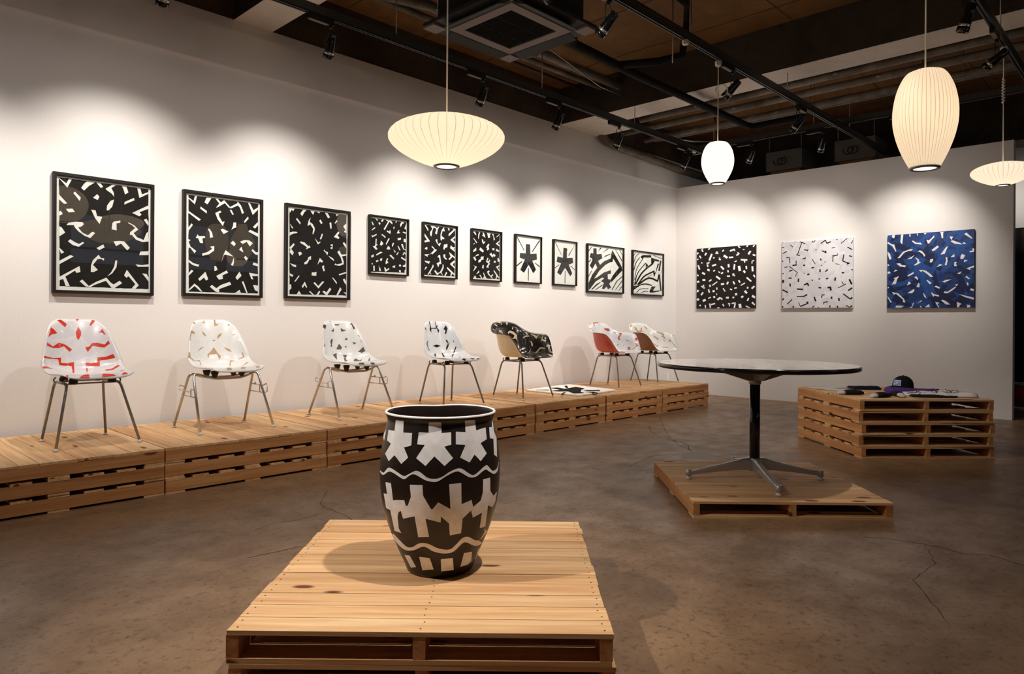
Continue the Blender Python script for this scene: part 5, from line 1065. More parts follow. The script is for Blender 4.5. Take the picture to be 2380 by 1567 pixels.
# ---------- canvases ----------
def canvas(key, y0, y1, z0, z1, mats, label):
    w, h = y0 - y1, z1 - z0
    r = thing('painted_canvas', label, 'painting', (WB, y0, z0), 0, 'canvases on the free-standing wall')
    b = B()
    b.box(-.032, -.001, -w, 0, 0, h)
    b.build('stretched_canvas', mats[0], r)
    b = B()
    fn = lambda e: (lambda u, v: (-.0325 - e, -u, v))
    rnd = random.Random(key)
    def stroke(cx, cz, ln, wd, ang, bend, m, e):
        n = 8
        L, R = [], []
        a = ang
        x, z = cx, cz
        for i in range(n + 1):
            dx, dz = math.cos(a), math.sin(a)
            L.append((x - dz * wd / 2, z + dx * wd / 2))
            R.append((x + dz * wd / 2, z - dx * wd / 2))
            x += dx * ln / n
            z += dz * ln / n
            a += bend / n
        for i in range(n):
            q = [L[i], R[i], R[i + 1], L[i + 1]]
            q = [(min(max(u, 0), w), min(max(v, 0), h)) for u, v in q]
            b.poly([fn(e)(u, v) for u, v in q], m)
    if key == 'C3':
        for i in range(170):
            stroke(rnd.uniform(-.05, w), rnd.uniform(0, h), rnd.uniform(.12, .34), rnd.uniform(.045, .075), rnd.uniform(0, 6.28), rnd.uniform(-1.6, 1.6), rnd.choice((1, 2, 1, 2, 0)), i * 1e-6 * 2)
    elif key == 'C2':
        for i in range(90):
            stroke(rnd.uniform(-.05, w), rnd.uniform(0, h), rnd.uniform(.12, .3), rnd.uniform(.03, .06), rnd.uniform(0, 6.28), rnd.uniform(-1.6, 1.6), 1, i * 1e-6 * 2)
    else:
        for i in range(60):
            stroke(rnd.uniform(-.05, w), rnd.uniform(0, h), rnd.uniform(.12, .3), rnd.uniform(.05, .08), rnd.uniform(0, 6.28), rnd.uniform(-1.6, 1.6), 1, i * 1e-6 * 2)
    flat_marks(b, ART[key], fn(.0006), len(mats) - 2)
    o = b.build('brush_strokes', mats[1:], r, fix=False)
canvas('C1', 5.361, 4.429, 1.301, 2.213, ['ink', 'ink', 'black_wash', 'canvas_white'], 'black canvas with many short white strokes, nearest the corner')
canvas('C2', 4.043, 3.108, 1.296, 2.212, ['canvas_lilac', 'canvas_lilac', 'lilac_mark', 'ink'], 'white canvas with short black strokes between black and blue canvases')
canvas('C3', 2.697, 1.770, 1.285, 2.202, ['blue0', 'blue0', 'blue1', 'blue2', 'canvas_white'], 'blue canvas of layered brush strokes with white gaps')

# ---------- the pot ----------
r = thing('ceramic_pot', 'tall dark stoneware pot painted with white asterisks and waves', 'pot', (1.642, 1.939, 2 * PH + .0012))
VSH = -.72
b = B()
n, k = 180, 100
rows = []
for j in range(k + 1):
    rows.append([Vector(vase_surf(-1 + 2 * i / n, -1 + 2 * j / k)) for i in range(n)])
def shrink(p, f, dz):
    return Vector((p.x * f, p.y * f, p.z + dz))
outer = [[b.v(p) for p in rw] for rw in rows]
for j in range(k):
    for i in range(n):
        b.face([outer[j][i], outer[j][(i + 1) % n], outer[j + 1][(i + 1) % n], outer[j + 1][i]], 0, True)
b.face(outer[0][::-1], 0)
top = rows[-1]
lip = [(1.0, .0), (.999, .0035), (.988, .0065), (.972, .0065), (.958, .003), (.950, -.006), (.938, -.03), (.93, -.08), (.95, -.2), (.93, -.35)]
prev = outer[-1]
for li, (f, dz) in enumerate(lip[1:]):
    ring = [b.v(shrink(p, f, dz)) for p in top]
    for i in range(n):
        b.face([prev[i], prev[(i + 1) % n], ring[(i + 1) % n], ring[i]], 1 if li < 4 else 0, True)
    prev = ring
b.face(prev, 0)
vs = lambda a, c: vase_surf(a + VSH, c)
surface_marks(b, POT_MARKS, vs, 1, .0008, step=.03)
for kk in (0, 1, 2, 6, 7, 8, 9, 11, 12, 13):
    if kk < len(POT_MARKS):
        surface_marks(b, [POT_MARKS[kk]], vs, 1, .0008, step=.03, da=1.0)
obj('pot_body', b.mesh('pot_body', ['pot', 'pot_white']), r)

# ---------- rug ----------
r = thing('rug', 'small white wool rug with a black asterisk lying on the platform', 'rug', (6.29, 5.09, 3 * PH + .0012), 0)
b = B()
cs = [(-.43, .33), (.47, .445), (.36, -.36), (-.44, -.44)]
ring = []
for i in range(4):
    a, c = cs[i], cs[(i + 1) % 4]
    for t in range(20):
        ring.append((a[0] + (c[0] - a[0]) * t / 20 + random.uniform(-.004, .004), a[1] + (c[1] - a[1]) * t / 20 + random.uniform(-.004, .004)))
ring = ring[::-1]
def ringz(f, z):
    return [b.v((x * f, y * f, z + (random.uniform(-.001, .001) if z > .01 else 0))) for x, y in ring]
R0, R1, R2 = ringz(1.0, 0), ringz(1.005, .012), ringz(.975, .019)
for A_, B_ in ((R0, R1), (R1, R2)):
    for i in range(len(ring)):
        b.face([A_[i], A_[(i + 1) % len(ring)], B_[(i + 1) % len(ring)], B_[i]], 0, True)
b.face(R2, 0)
b.face(R0[::-1], 0)
flat_marks(b, RUG_MARKS, lambda u, v: (u, v, .0212), 1)
b.build("pile", ['rug', 'rug_black'], r, fix=False)

# ---------- round table ----------
TC = (4.240, 1.950)
r = thing('pedestal_table', 'round black lacquered table on a four-star aluminium pedestal base', 'table', (*TC, PH + .001), 43.4)
b = B()
R = .603
b.lathe([(0, .730), (R - .006, .730), (R, .7285), (R + .0035, .722), (R + .004, .714), (R, .706), (R - .008, .702), (0, .702)], 96)
for f in b.bm.faces:
    if f.calc_center_median().z > .7295:
        f.material_index = 1
        f.smooth = False
rnd = random.Random(5)
for i in range(150):
    a, q = rnd.uniform(0, 2 * PI), math.sqrt(rnd.uniform(0, 1)) * (R - .045)
    x, y = q * math.cos(a), q * math.sin(a)
    an, ln, wd = rnd.uniform(0, PI), rnd.uniform(.02, .065), rnd.uniform(.008, .016)
    bend = rnd.uniform(-.9, .9)
    pl, pr = [], []
    for t in range(5):
        s = (t / 4 - .5) * ln
        aa = an + bend * (t / 4 - .5)
        px, py = x + math.cos(aa) * s, y + math.sin(aa) * s
        nx, ny = -math.sin(aa) * wd / 2, math.cos(aa) * wd / 2
        pl.append((px + nx, py + ny, .7304 + i * 1e-7))
        pr.append((px - nx, py - ny, .7304 + i * 1e-7))
    b.poly(pr + pl[::-1], 2)
b.build('table_top', ['black_gloss', 'table_top', 'table_mark'], r, fix=False)
b = B()
for a in (0, PI / 2):
    mt = Matrix.Rotation(a, 4, 'Z')
    b.prism([(-.27, .701), (.27, .701), (.27, .692), (.05, .622), (-.05, .622), (-.27, .692)], -.024, .024, mt=mt @ Matrix.Rotation(PI / 2, 4, 'X'))
b.lathe([(0, .598), (.0335, .598), (.037, .606), (.040, .650), (0, .650)], 32)
b.build('top_support', 'alu', r)
b = B()
b.lathe([(0, .10), (.0315, .10), (.0315, .6), (0, .6)], 40)
b.build('column', 'black_gloss', r)
b = B()
b.lathe([(0, .060), (.034, .060), (.0345, .128), (.030, .136), (0, .136)], 40)
b.build('hub', 'alu', r)
for a in (0, 90, 180, 270):
    mt = Matrix.Rotation(math.radians(a), 4, 'Z')
    b = B()
    secs = []
    for x, zc, hh, ww in ((.015, .094, .042, .026), (.06, .097, .037, .023), (.12, .087, .029, .020), (.22, .070, .021, .018), (.32, .053, .0165, .0165), (.405, .040, .014, .016)):
        ring = []
        for y, z in ((-.5, 1.0), (.5, 1.0), (1.0, .6), (.85, -1.0), (-.85, -1.0), (-1.0, .6)):
            ring.append(b.v(mt @ Vector((x, y * ww, zc + z * hh))))
        secs.append(ring)
    for s0, s1 in zip(secs, secs[1:]):
        for i in range(6):
            b.face([s0[i], s0[(i + 1) % 6], s1[(i + 1) % 6], s1[i]], 0, i in (1, 5))
    b.face(secs[0][::-1])
    b.face(secs[-1])
    b.lathe([(0, .020), (.017, .020), (.0195, .024), (.0185, .056), (.014, .059), (0, .059)], 24, mt=mt @ Matrix.Translation((.415, 0, 0)))
    lg = b.build('leg', 'alu', r)
    b = B()
    b.lathe([(0, 0), (.019, 0), (.020, .004), (.012, .009), (.010, .021), (0, .021)], 20, mt=mt @ Matrix.Translation((.415, 0, 0)))
    b.build('glide', 'glide', lg)

# ---------- pendant lamps ----------
SAUCER = [(.0, .22), (.05, .36), (.13, .53), (.25, .73), (.38, .89), (.49, .975), (.57, 1.0), (.66, .985), (.77, .89), (.87, .70), (.94, .50), (.98, .32), (1.0, .15)]
CIGAR = [(.0, .46), (.06, .56), (.15, .70), (.28, .86), (.42, .97), (.52, 1.0), (.64, .985), (.78, .90), (.88, .78), (.955, .64), (.99, .50), (1.0, .36)]
BALL = [(.0, .30), (.06, .52), (.15, .72), (.28, .90), (.42, .98), (.52, 1.0), (.64, .97), (.78, .84), (.9, .6), (.97, .36), (1.0, .18)]
PEAR = [(.0, .42), (.1, .62), (.25, .9), (.4, 1.0), (.55, .95), (.7, .72), (.85, .48), (.95, .40), (1.0, .34)]
def pendant(label, loc, R, h, prof, ribs, hang, watt, emit, tint=(1.0, .835, .62), knot=None):
    """loc = centre of the shade"""
    x, y, z = loc
    r = thing('pendant_lamp', label, 'lamp', (x, y, z), 0)
    sm = shade_mat('lamp_skin', (*tint, 1), emit, (1.0, .87, .70, 1))
    rb = shade_mat('lamp_rib', (.74, .55, .38, 1), emit * .60, (.5, .38, .24, 1))
    b = B()
    n = ribs
    k = 40
    aw = 2 * PI / n
    wid = .0026 / R
    angs = []
    for i in range(n):
        for f, kk in ((0, 0), (wid, 1), (wid + (aw - wid) * .33, 1), (wid + (aw - wid) * .66, 1)):
            angs.append((i * aw + f, f))
    rings = []
    for j in range(k + 1):
        t = j / k
        rr = lerp_table(prof, t)[0] * R
        ring = []
        for a, f in angs:
            dent = 0.0 if f <= wid + 1e-9 else 1.0
            rj = rr * (1 - .012 * dent * (math.sin(PI * t) + .15))
            ring.append(b.v((rj * math.cos(a), rj * math.sin(a), (t - .5) * h)))
        rings.append(ring)
    N = len(angs)
    for j in range(k):
        for i in range(N):
            b.face([rings[j][i], rings[j][(i + 1) % N], rings[j + 1][(i + 1) % N], rings[j + 1][i]], 1 if i % 4 == 0 else 0, True)
    b.face(rings[-1], 0)
    obj('shade', b.mesh('shade', [sm, rb]), r)
    r0 = prof[0][1] * R
    b = B()
    zb = -h / 2
    b.lathe([(r0 * 1.02, zb + .006), (r0 * 1.04, zb), (r0 * 1.0, zb - .006), (r0 * .80, zb - .006), (r0 * .78, zb + .002), (r0 * .80, zb + .006), (r0 * 1.02, zb + .006)], 40)
    b.build('bottom_ring', 'steel', r)
    b = B()
    b.lathe([(0, zb - .002), (r0 * .775, zb - .002), (r0 * .775, zb + .002), (0, zb + .002)], 32)
    b.build('diffuser', 'bulb', r)
    b = B()
    if knot:
        pts = [(0, 0, h / 2 - .01), (0, 0, knot[0] - z)]
        b.tube(pts, .0042, 8)
        zc, kind = knot[0] - z, knot[1]
        if kind == 'loop':
            b.tube([(.022 + .036 * math.cos(t * PI / 8) * (1 + .08 * math.sin(t)), -.022 - .036 * math.cos(t * PI / 8) * (1 + .08 * math.sin(t)), zc + .05 * math.sin(t * PI / 8)) for t in range(26)], .0035, 6)
        else:
            b.tube([(.010 * math.cos(t * .9) + (.012 if t > 52 else 0), .010 * math.sin(t * .9), zc - .10 + t * .0034) for t in range(60)], .0046, 6)
        b.tube([(0, 0, knot[0] - z), (0, 0, hang - z)], .0042, 8)
    else:
        b.tube([(0, 0, h / 2 - .01), (0, 0, hang - z)], .0042, 8)
    b.build('cord', 'cord', r)
    b = B()
    zt = hang - z
    b.lathe([(0, zt - .045), (.016, zt - .045), (.027, zt - .032), (.028, zt), (0, zt)], 6, smooth=False)
    b.build('ceiling_cap', 'cap_white', r)
    ld = bpy.data.lights.new('lamp_bulb', 'POINT')
    ld.energy = watt
    ld.color = (1.0, .84, .60)
    ld.shadow_soft_size = min(.05, R * .2)
    lo = obj('lamp_bulb', ld, r)
    lo.location = (0, 0, 0)
    return r
TRZ = 3.335
TRZ3 = 3.412
pendant('large flat saucer pendant lamp, nearest, above the dark pot', (2.451, 2.86, 2.045), .312, .262, SAUCER, 44, TRZ - .03, .30, .52, tint=(1.0, .86, .65))
pendant('small barrel pendant lamp hanging before the room corner', (5.472, 2.86, 2.442), .134, .350, CIGAR, 40, TRZ - .03, .35, .84, tint=(1.0, .93, .78), knot=(3.06, 'loop'))
pendant('large barrel pendant lamp before the white and blue canvases', (4.413, 1.05, 2.229), .162, .545, CIGAR, 48, TRZ - .03, .32, .38)
pendant('flat saucer pendant lamp at the edge of the free-standing wall', (6.746, 1.05, 2.292), .222, .180, SAUCER, 40, TRZ - .03, .16, .50, tint=(1.0, .88, .74), knot=(2.96, 'coil'))
# more of them behind the camera, seen mirrored in the picture glass
pendant('flat saucer pendant lamp mirrored in the first large print', (3.483, -.18, 2.527), .312, .262, SAUCER, 44, CEIL - .02, .6, .8)
pendant('ball pendant lamp mirrored at the edge of the first large print', (2.455, 1.05, 2.553), .26, .46, BALL, 44, TRZ - .03, .6, .6)
pendant('pear pendant lamp mirrored in the second large print', (5.389, -.22, 2.421), .20, .60, PEAR, 44, CEIL - .02, .3, .5)
pendant('small orange ball pendant lamp mirrored in the second large print', (5.778, -1.257, 2.251), .19, .36, BALL, 40, CEIL - .02, .5, .7)

# ---------- lighting tracks ----------
def track(label, p0, p1, rods, TRZ=TRZ):
    r = thing('lighting_track', label, 'track', (p0[0], p0[1], TRZ), math.degrees(math.atan2(p1[1] - p0[1], p1[0] - p0[0])), 'lighting tracks under the ceiling')
    L = math.hypot(p1[0] - p0[0], p1[1] - p0[1])
    b = B()
    b.box(0, L, -.018, .018, .0, .034, 0)
    b.box(0, L, -.018, -.006, -.012, 0, 1)
    b.box(0, L, .006, .018, -.012, 0, 1)
    b.box(0, L, -.021, .021, .034, .060, 0)
    b.build('rail', ['rail_top', 'black_metal'], r)
    for x in rods:
        b = B()
        b.tube([(x, 0, .058), (x, 0, CEIL - TRZ)], .0045, 8)
        b.lathe([(0, .058), (.014, .058), (.014, .066), (0, .066)], 12, mt=Matrix.Translation((x, 0, 0)))
        b.build('suspension_rod', 'zinc', r)
    return r
track('long lighting track along the picture wall', (-1.5, 4.60), (8.42, 4.60), [1.2, 3.2, 4.9, 6.68, 8.3])
track('lighting track over the middle of the room carrying the small barrel lamp', (-.5, 2.86), (10.1, 2.86), [1.5, 3.4, 5.5, 7.4, 9.2])
track('lighting track along the wall of canvases', (8.50, 4.85), (8.50, -1.0), [.35, 1.65, 2.8, 3.7], TRZ=TRZ3)
track('lighting track at the upper right carrying the flat saucer lamp', (0.5, 1.05), (8.2, 1.05), [2.2, 4.1, 6.1])
b = B()
b.lathe([(0, -.034), (.022, -.034), (.028, -.024), (.028, 0), (0, 0)], 6, smooth=False)
o = b.build('track_feed_cap', 'cap_white')
o.location = (4.928, 2.86, TRZ - .012)
tag(o, 'cream plastic cap on the middle lighting track without a lamp', 'cap')
b = B()
b.lathe([(0, -.028), (.022, -.028), (.026, -.02), (.026, 0), (0, 0)], 12, smooth=False)
o = b.build('track_feed_cap', 'cap_white')
o.location = (8.17, 4.60, TRZ - .012)
tag(o, 'cream plastic cap at the end of the picture wall track', 'cap')

def spotlight(label, x, y, axis, target, watt, size=70.0, blend=.8, group='track spotlights', flip=1, TRZ=TRZ):
    """axis: 'x' or 'y' = run of the track; target = point the head looks at"""
    r = thing('track_spotlight', label, 'spotlight', (x, y, TRZ - .012), 0 if axis == 'x' else 90, group)
    b = B()
    b.box(-.19 * flip if flip > 0 else -.02, .02 if flip > 0 else .19, -.017, .017, -.040, 0)
    b.build('adapter', 'black_metal', r)
    b = B()
    b.box(-.175 if flip > 0 else .03, -.03 if flip > 0 else .175, -.015, .015, -.043, -.0402)
    b.build('cover_plate', 'ac_panel', r)
    # head direction in local axes
    ang = 0 if axis == 'x' else PI / 2
    d = Matrix.Rotation(-ang, 3, 'Z') @ (Vector(target) - Vector((x, y, TRZ - .19)))
    d.normalize()
    c = Vector((0, 0, -.185))
    q = d.to_track_quat('Z', 'Y').to_matrix().to_4x4()
    mt = Matrix.Translation(c) @ q
    side = q.to_3x3() @ Vector((1, 0, 0))
    side.z = 0
    if side.length < .1:
        side = Vector((1, 0, 0))
    side.normalize()
    b = B()
    for s in (-1, 1):
        b.tube([Vector((0, 0, -.052)) + side * s * .012, Vector((0, 0, -.075)) + side * s * .040, c + side * s * .043], .0035, 6)
    b.lathe([(0, -.060), (.014, -.060), (.014, -.038), (0, -.038)], 14)
    b.build('yoke', 'black_metal', r)
    b = B()
    b.lathe([(0, -.085), (.024, -.085), (.030, -.078), (.032, -.02), (.036, .02), (.0365, .045)], 24, mt=mt)
    b.lathe([(.0366, .045), (.038, .047), (.0385, .060), (.0370, .063)], 24, 1, mt=mt)
    b.lathe([(.0370, .063), (.0395, .066), (.040, .098), (.036, .100), (.034, .070), (.0, .066)], 24, mt=mt)
    hd = b.build('head', ['black_gloss', 'chrome'], r, fix=False)
    b = B()
    b.lathe([(0, .0715), (.033, .0715), (.033, .0735), (0, .0735)], 20, mt=mt)
    b.build('lens', 'lens', hd)
    if watt > 0:
        ld = bpy.data.lights.new('spot_beam', 'SPOT')
        ld.energy = watt
        ld.color = WARM
        ld.spot_size = math.radians(size)
        ld.spot_blend = blend
        ld.shadow_soft_size = .03
        sp = bpy.data.lights.new('spot_spill', 'SPOT')      # stray light round the beam
        sp.energy = watt * .05
        sp.color = WARM
        sp.spot_size = math.radians(165)
        sp.spot_blend = 1.0
        sp.shadow_soft_size = .03
        so = obj('spot_spill', sp, r)
        so.matrix_local = Matrix.Translation(c + d * .105) @ d.to_track_quat('-Z', 'Y').to_matrix().to_4x4()
        lo = obj('spot_beam', ld, r)
        lo.matrix_local = Matrix.Translation(c + d * .105) @ d.to_track_quat('-Z', 'Y').to_matrix().to_4x4()
    return r

# wall washers on the long track
for i, (x, tx, lab) in enumerate([(-.9, -.9, 'leftmost'), (.35, .40, 'second'), (1.62, 1.70, 'third'), (2.80, 3.00, 'fourth'), (4.37, 4.45, 'fifth'), (5.44, 5.49, 'sixth'), (6.49, 6.70, 'seventh'), (7.95, 8.05, 'eighth')]):
    spotlight('black track spotlight, ' + lab + ' along the picture wall track counted towards the corner', x, 4.60, 'x', (tx, WA, 1.52), SPOT_A, 88, 1.0, 'spotlights of the picture wall track')
# chairs, from the middle track
for i, (x, tx, ty, tz, w, lab) in enumerate([(.6, 1.2, 5.2, .9, 1, 'nearest, out over the first chair'), (2.0, 2.5, 5.2, .9, 1, 'above the flat saucer lamp'), (3.9, 3.6, 5.2, .9, 1, 'beside the air conditioner'),
                                       (5.73, 5.3, 5.2, .8, 1, 'beside the small barrel lamp cord'), (7.18, 7.3, 5.2, .8, 1, 'past the small barrel lamp')]):
    spotlight('black track spotlight on the middle track, ' + lab, x, 2.86, 'x', (tx, ty, tz), SPOT_CH * w, 74, .9, 'spotlights of the middle track', flip=-1 if i == 4 else 1)
# canvases
for y, ty, lab in ((4.62, 5.6, 'nearest the room corner'), (3.98, 5.35, 'before the black canvas'), (3.10, 3.95, 'before the white canvas'), (2.18, 2.5, 'hidden by the large barrel lamp')):
    spotlight('black track spotlight on the canvas wall track, ' + lab, 8.50, y, 'y', (WB, ty, 1.75), SPOT_B if lab != 'nearest the room corner' else SPOT_B * .5, 82, 1.0, 'spotlights of the canvas wall track', flip=-1, TRZ=TRZ3)
# unseen lamp and track, added behind the free-standing wall to light the far wall
track('short added lighting track, unseen behind the free-standing wall', (9.9, 2.5), (11.4, 2.5), [.4, 1.2])
spotlight('black track spotlight added unseen behind the free-standing wall', 10.9, 2.5, 'x', (12.0, 1.3, 2.75), 60.0, 60, 1.0, 'added spotlights behind the free-standing wall')
# floor pieces
spotlight('black track spotlight aimed at the five-high stack, out of the picture', 3.2, 2.86, 'x', (6.7, 1.95, .45), SPOT_F * 1.1, 34, .9, 'spotlights of the middle track')
spotlight('black track spotlight at the top edge, beside the large barrel lamp cord', 5.45, 1.05, 'x', (5.9, 2.2, 0), SPOT_F * .15, 60, 1.0, 'spotlights of the right-hand track')
spotlight('black track spotlight beside the saucer lamp cord at the right', 6.46, 1.05, 'x', (6.9, 4.9, .6), SPOT_F * .7, 60, 1.0, 'spotlights of the right-hand track')
spotlight('black track spotlight above the round table, out of the picture', 4.0, 1.05, 'x', (4.2, 1.9, .4), SPOT_F * .42, 62, 1.0, 'spotlights of the right-hand track')
spotlight('black track spotlight above the dark pot, out of the picture', 1.90, 1.05, 'x', (1.65, 1.95, .5), SPOT_F * 1.28, 64, 1.0, 'spotlights of the right-hand track')
spotlight('black track spotlight over the near floor, out of the picture', -.35, 2.55 + .31, 'x', (1.6, 1.95, .4), SPOT_F * 1.7, 56, 1.0, 'spotlights of the middle track')

# ---------- ceiling services ----------
r = thing('ceiling_air_conditioner', 'square cassette air conditioner hanging under the ceiling', 'air conditioner', (3.975, 3.87, 3.40))
b = B()
b.box(-.41, .41, -.41, .41, .045, .33)
b.build('casing', 'ac_body', r)
b = B()
s = .49
b.box(-s, s, -s, s, .018, .045, 1)
for cx in (-1, 1):
    for cy in (-1, 1):
        b.box(min(cx * .36, cx * s), max(cx * .36, cx * s), min(cy * .36, cy * s), max(cy * .36, cy * s), 0, .0178)
f = .345
for x0, x1, y0, y1 in ((-f, f, -f, -.26), (-f, f, .26, f), (-f, -.26, -.26, .26), (.26, f, -.26, .26)):
    b.box(x0, x1, y0, y1, -.004, .0178)
b.build('panel', ['ac_panel', 'ac_body'], r)
b = B()
b.box(-.26, .26, -.26, .26, .012, .0178)
for i in range(27):
    x = -.255 + i * .0192
    b.box(x, x + .006, -.26, .26, .0, .011)
for x in (-.09, .09):
    b.box(-.26, .26, x - .004, x + .004, -.001, .0)
b.build('grille', 'ac_grille', r)
for a in range(4):
    mt = Matrix.Rotation(a * PI / 2, 4, 'Z') @ Matrix.Translation((.405, 0, -.012)) @ Matrix.Rotation(.35, 4, 'Y')
    b = B()
    b.box(-.045, .045, -.31, .31, -.005, .001, mt=mt)
    b.build('air_flap', 'ac_body', r)
for x, y in ((-.45, -.36), (-.45, .36), (.45, -.36), (.45, .36)):
    b = B()
    b.tube([(x, y, .04), (x, y, CEIL - 3.40)], .006, 8)
    b.lathe([(0, .12), (.018, .12), (.018, .135), (0, .135)], 8, mt=Matrix.Translation((x, y, 0)))
    b.build('hanging_rod', 'zinc', r)

def pipe(name, label, pts, rad, mat='pipe', clamps=(), n=14, group=None, ridges=False):
    b = B()
    b.tube(pts, rad, n)
    o = b.build(name, mat)
    tag(o, label, 'pipe', group)
    for p in clamps:
        c = B()
        c.tube([(p[0], p[1], p[2] - rad - .004), (p[0], p[1], CEIL)], .005, 8)
        c.lathe([(rad + .001, p[2] - .014), (rad + .006, p[2] - .014), (rad + .006, p[2] + .014), (rad + .001, p[2] + .014)], 14, mt=Matrix.Identity(4) if False else Matrix.Translation((p[0], p[1], 0)))
        c.build('hanger', 'zinc', o)
    return o
pipe('ceiling_pipe', 'thick grey pipe entering the beam near the air conditioner', [(3.35, 4.98, 3.86), (3.9, 4.80, 3.86), (5.4, 4.80, 3.86), (6.78, 4.80, 3.86)], .045)
pipe('ceiling_pipe', 'grey pipe nearer the picture wall running into the beam', [(3.3, 5.08, 3.90), (5.6, 5.08, 3.90), (6.78, 5.05, 3.90)], .032)
pipe('ceiling_pipe', 'short grey branch pipe at the corner of the air conditioner', [(5.02, 4.86, 3.66), (5.06, 4.70, 3.66), (5.06, 4.55, 3.66)] if False else [(4.75, 4.55, 3.62), (4.95, 4.72, 3.70), (5.30, 4.80, 3.83)], .035)
pipe('red_pipe', 'thin dark red pipe above the picture wall track', [(4.6, 5.35, 3.95), (6.76, 5.35, 3.95)], .02, 'red_dark')
pipe('loose_cable', 'grey cable sagging from the ceiling to the beam', [(5.35, 4.70, 3.90), (5.8, 4.72, 3.82), (6.3, 4.72, 3.72), (6.76, 4.72, 3.72)], .007, 'zinc', n=8)
# lagged line in three runs with ribs
b = B()
pts = [(4.45, 3.62, 3.62), (4.75, 3.86, 3.52), (5.7, 3.86, 3.50), (8.15, 3.86, 3.50), (8.22, 3.80, 3.50), (8.22, 3.2, 3.50)]
rr = []
fine = []
for i in range(len(pts) - 1):
    a, c = Vector(pts[i]), Vector(pts[i + 1])
    k = max(2, int((c - a).length / .03))
    for t in range(k):
        fine.append(a.lerp(c, t / k))
        rr.append(.038 + (.0035 if (len(fine) % 2) else 0))
fine.append(Vector(pts[-1]))
rr.append(.038)
b.tube(fine, rr, 14)
pts = [(5.45, 3.86, 3.52), (5.62, 3.55, 3.52), (5.72, 3.35, 3.56), (5.72, 3.30, 3.85), (5.55, 3.20, 3.93), (4.7, 3.15, 3.93), (4.42, 3.2, 3.93)]
b.tube(pts, .036, 14)
o = b.build('insulated_pipe', 'lagging')
tag(o, 'black lagged pipe with a bent branch running from the air conditioner under the beam', 'pipe')
for i, (x, z, rad, lab) in enumerate([(7.52, 3.665, .040, 'nearest the white beam'), (7.90, 3.665, .042, 'second from the white beam'), (8.40, 3.665, .042, 'third from the white beam'), (8.66, 3.70, .022, 'thin, last from the white beam')]):
    pipe('conduit_pipe', 'grey conduit across the ceiling, ' + lab, [(x, 5.5 if i else 5.0, z), (x, -3.5, z)], rad, clamps=[(x, 4.2 - i * .3, z), (x, 2.6 - i * .3, z), (x, .9 - i * .2, z)], group='grey conduits across the ceiling')
pipe('wall_pipe', 'grey duct pipe along the top of the picture wall', [(7.45, 5.62, 3.80), (7.52, 5.62, 3.62), (7.62, 5.62, 3.53), (7.85, 5.62, 3.50), (9.4, 5.62, 3.46), (11.5, 5.62, 3.46)], .055)
pipe('loose_cable', 'thin cable hanging in a loop above the duct pipe', [(8.0, 5.2, CEIL), (8.0, 5.2, 3.66), (8.3, 5.0, 3.58), (8.7, 4.9, 3.60), (9.1, 4.8, 3.66), (9.1, 4.8, CEIL)], .012, 'zinc', n=8)
pipe('hanging_rod', 'threaded rod ending free under the ceiling between two tracks', [(5.60, 3.38, 3.46), (5.60, 3.38, CEIL)], .006, 'zinc', n=8)
# grey boxes beyond the partition
for i, (y0, y1, lab) in enumerate([(4.585, 4.045, 'nearer the corner'), (3.585, 3.05, 'further from the corner')]):
    r = thing('ventilation_box', 'grey sheet metal ventilation box above the canvas wall, ' + lab, 'box', (10.3, (y0 + y1) / 2, 3.38), 0, 'grey boxes above the canvas wall')
    w = (y0 - y1) / 2
    b = B()
    b.box(0, .55, -w, w, .0, .29)
    b.build('casing', 'box_grey', r)
    b = B()
    b.box(.05, .5, -w + .05, w - .05, -.03, -.0005)
    b.build('bottom_flange', 'tan_back', r)
    b = B()
    b.tube([(-.012, .05 * math.cos(t * .42) - .02 + (t * .004), .13 + .05 * math.sin(t * .42)) for t in range(32)], .006, 6)
    b.build('cable_loop', 'dark', r)
    b = B()
    for x, y in ((.05, -w + .03), (.05, w - .03)):
        b.tube([(x, y, .29), (x, y, CEIL - 3.38)], .006, 6)
    b.build('hanging_rod', 'zinc', r)

# ---------- things on the five-high stack ----------
SZ = 5 * PH + .0012
def on_stack(rt, fw, dz=0.0):
    """rt = to the right along the front edge, fw = away from it, from the middle of the top pallet"""
    return (STK[0] + .694 * rt + .72 * fw, STK[1] - .72 * rt + .694 * fw, SZ + dz)
# cap
r = thing('baseball_cap', 'black baseball cap with a blue and white patch on the pallet stack', 'cap', on_stack(.335, .35, .0006), 165)
b = B()
CAPP = [(.0, .098), (.02, .099), (.05, .097), (.08, .086), (.105, .062), (.118, .034), (.122, .0)]
n = 36
rings = []
for z, q in CAPP:
    ring = []
    for i in range(n):
        a = 2 * PI * i / n
        e = 1 + .10 * math.cos(a)
        ring.append(b.v((q * math.cos(a) * e, q * .86 * math.sin(a), z)) if q > 0 else None)
    rings.append(ring)
top = b.v((0, 0, .122))
for j in range(len(rings) - 2):
    for i in range(n):
        b.face([rings[j][i], rings[j][(i + 1) % n], rings[j + 1][(i + 1) % n], rings[j + 1][i]], 0, True)
for i in range(n):
    b.face([rings[-2][i], rings[-2][(i + 1) % n], top], 0, True)
b.build('crown', 'cloth_black', r)
b = B()
n = 16
PZ = .0255
secs = []
for j in range(7):
    t = j / 6
    ring = []
    for i in range(n + 1):
        a = -1.15 + 2.3 * i / n
        q = .098 + .075 * t * math.cos(a * .75)
        ring.append(b.v((q * math.cos(a) * 1.08, q * .86 * math.sin(a), PZ - .008 * t * t - .012 * (a / 1.15) ** 2 * t)))
    secs.append(ring)
low = [[b.v(v.co - Vector((0, 0, .004))) for v in ring] for ring in secs]
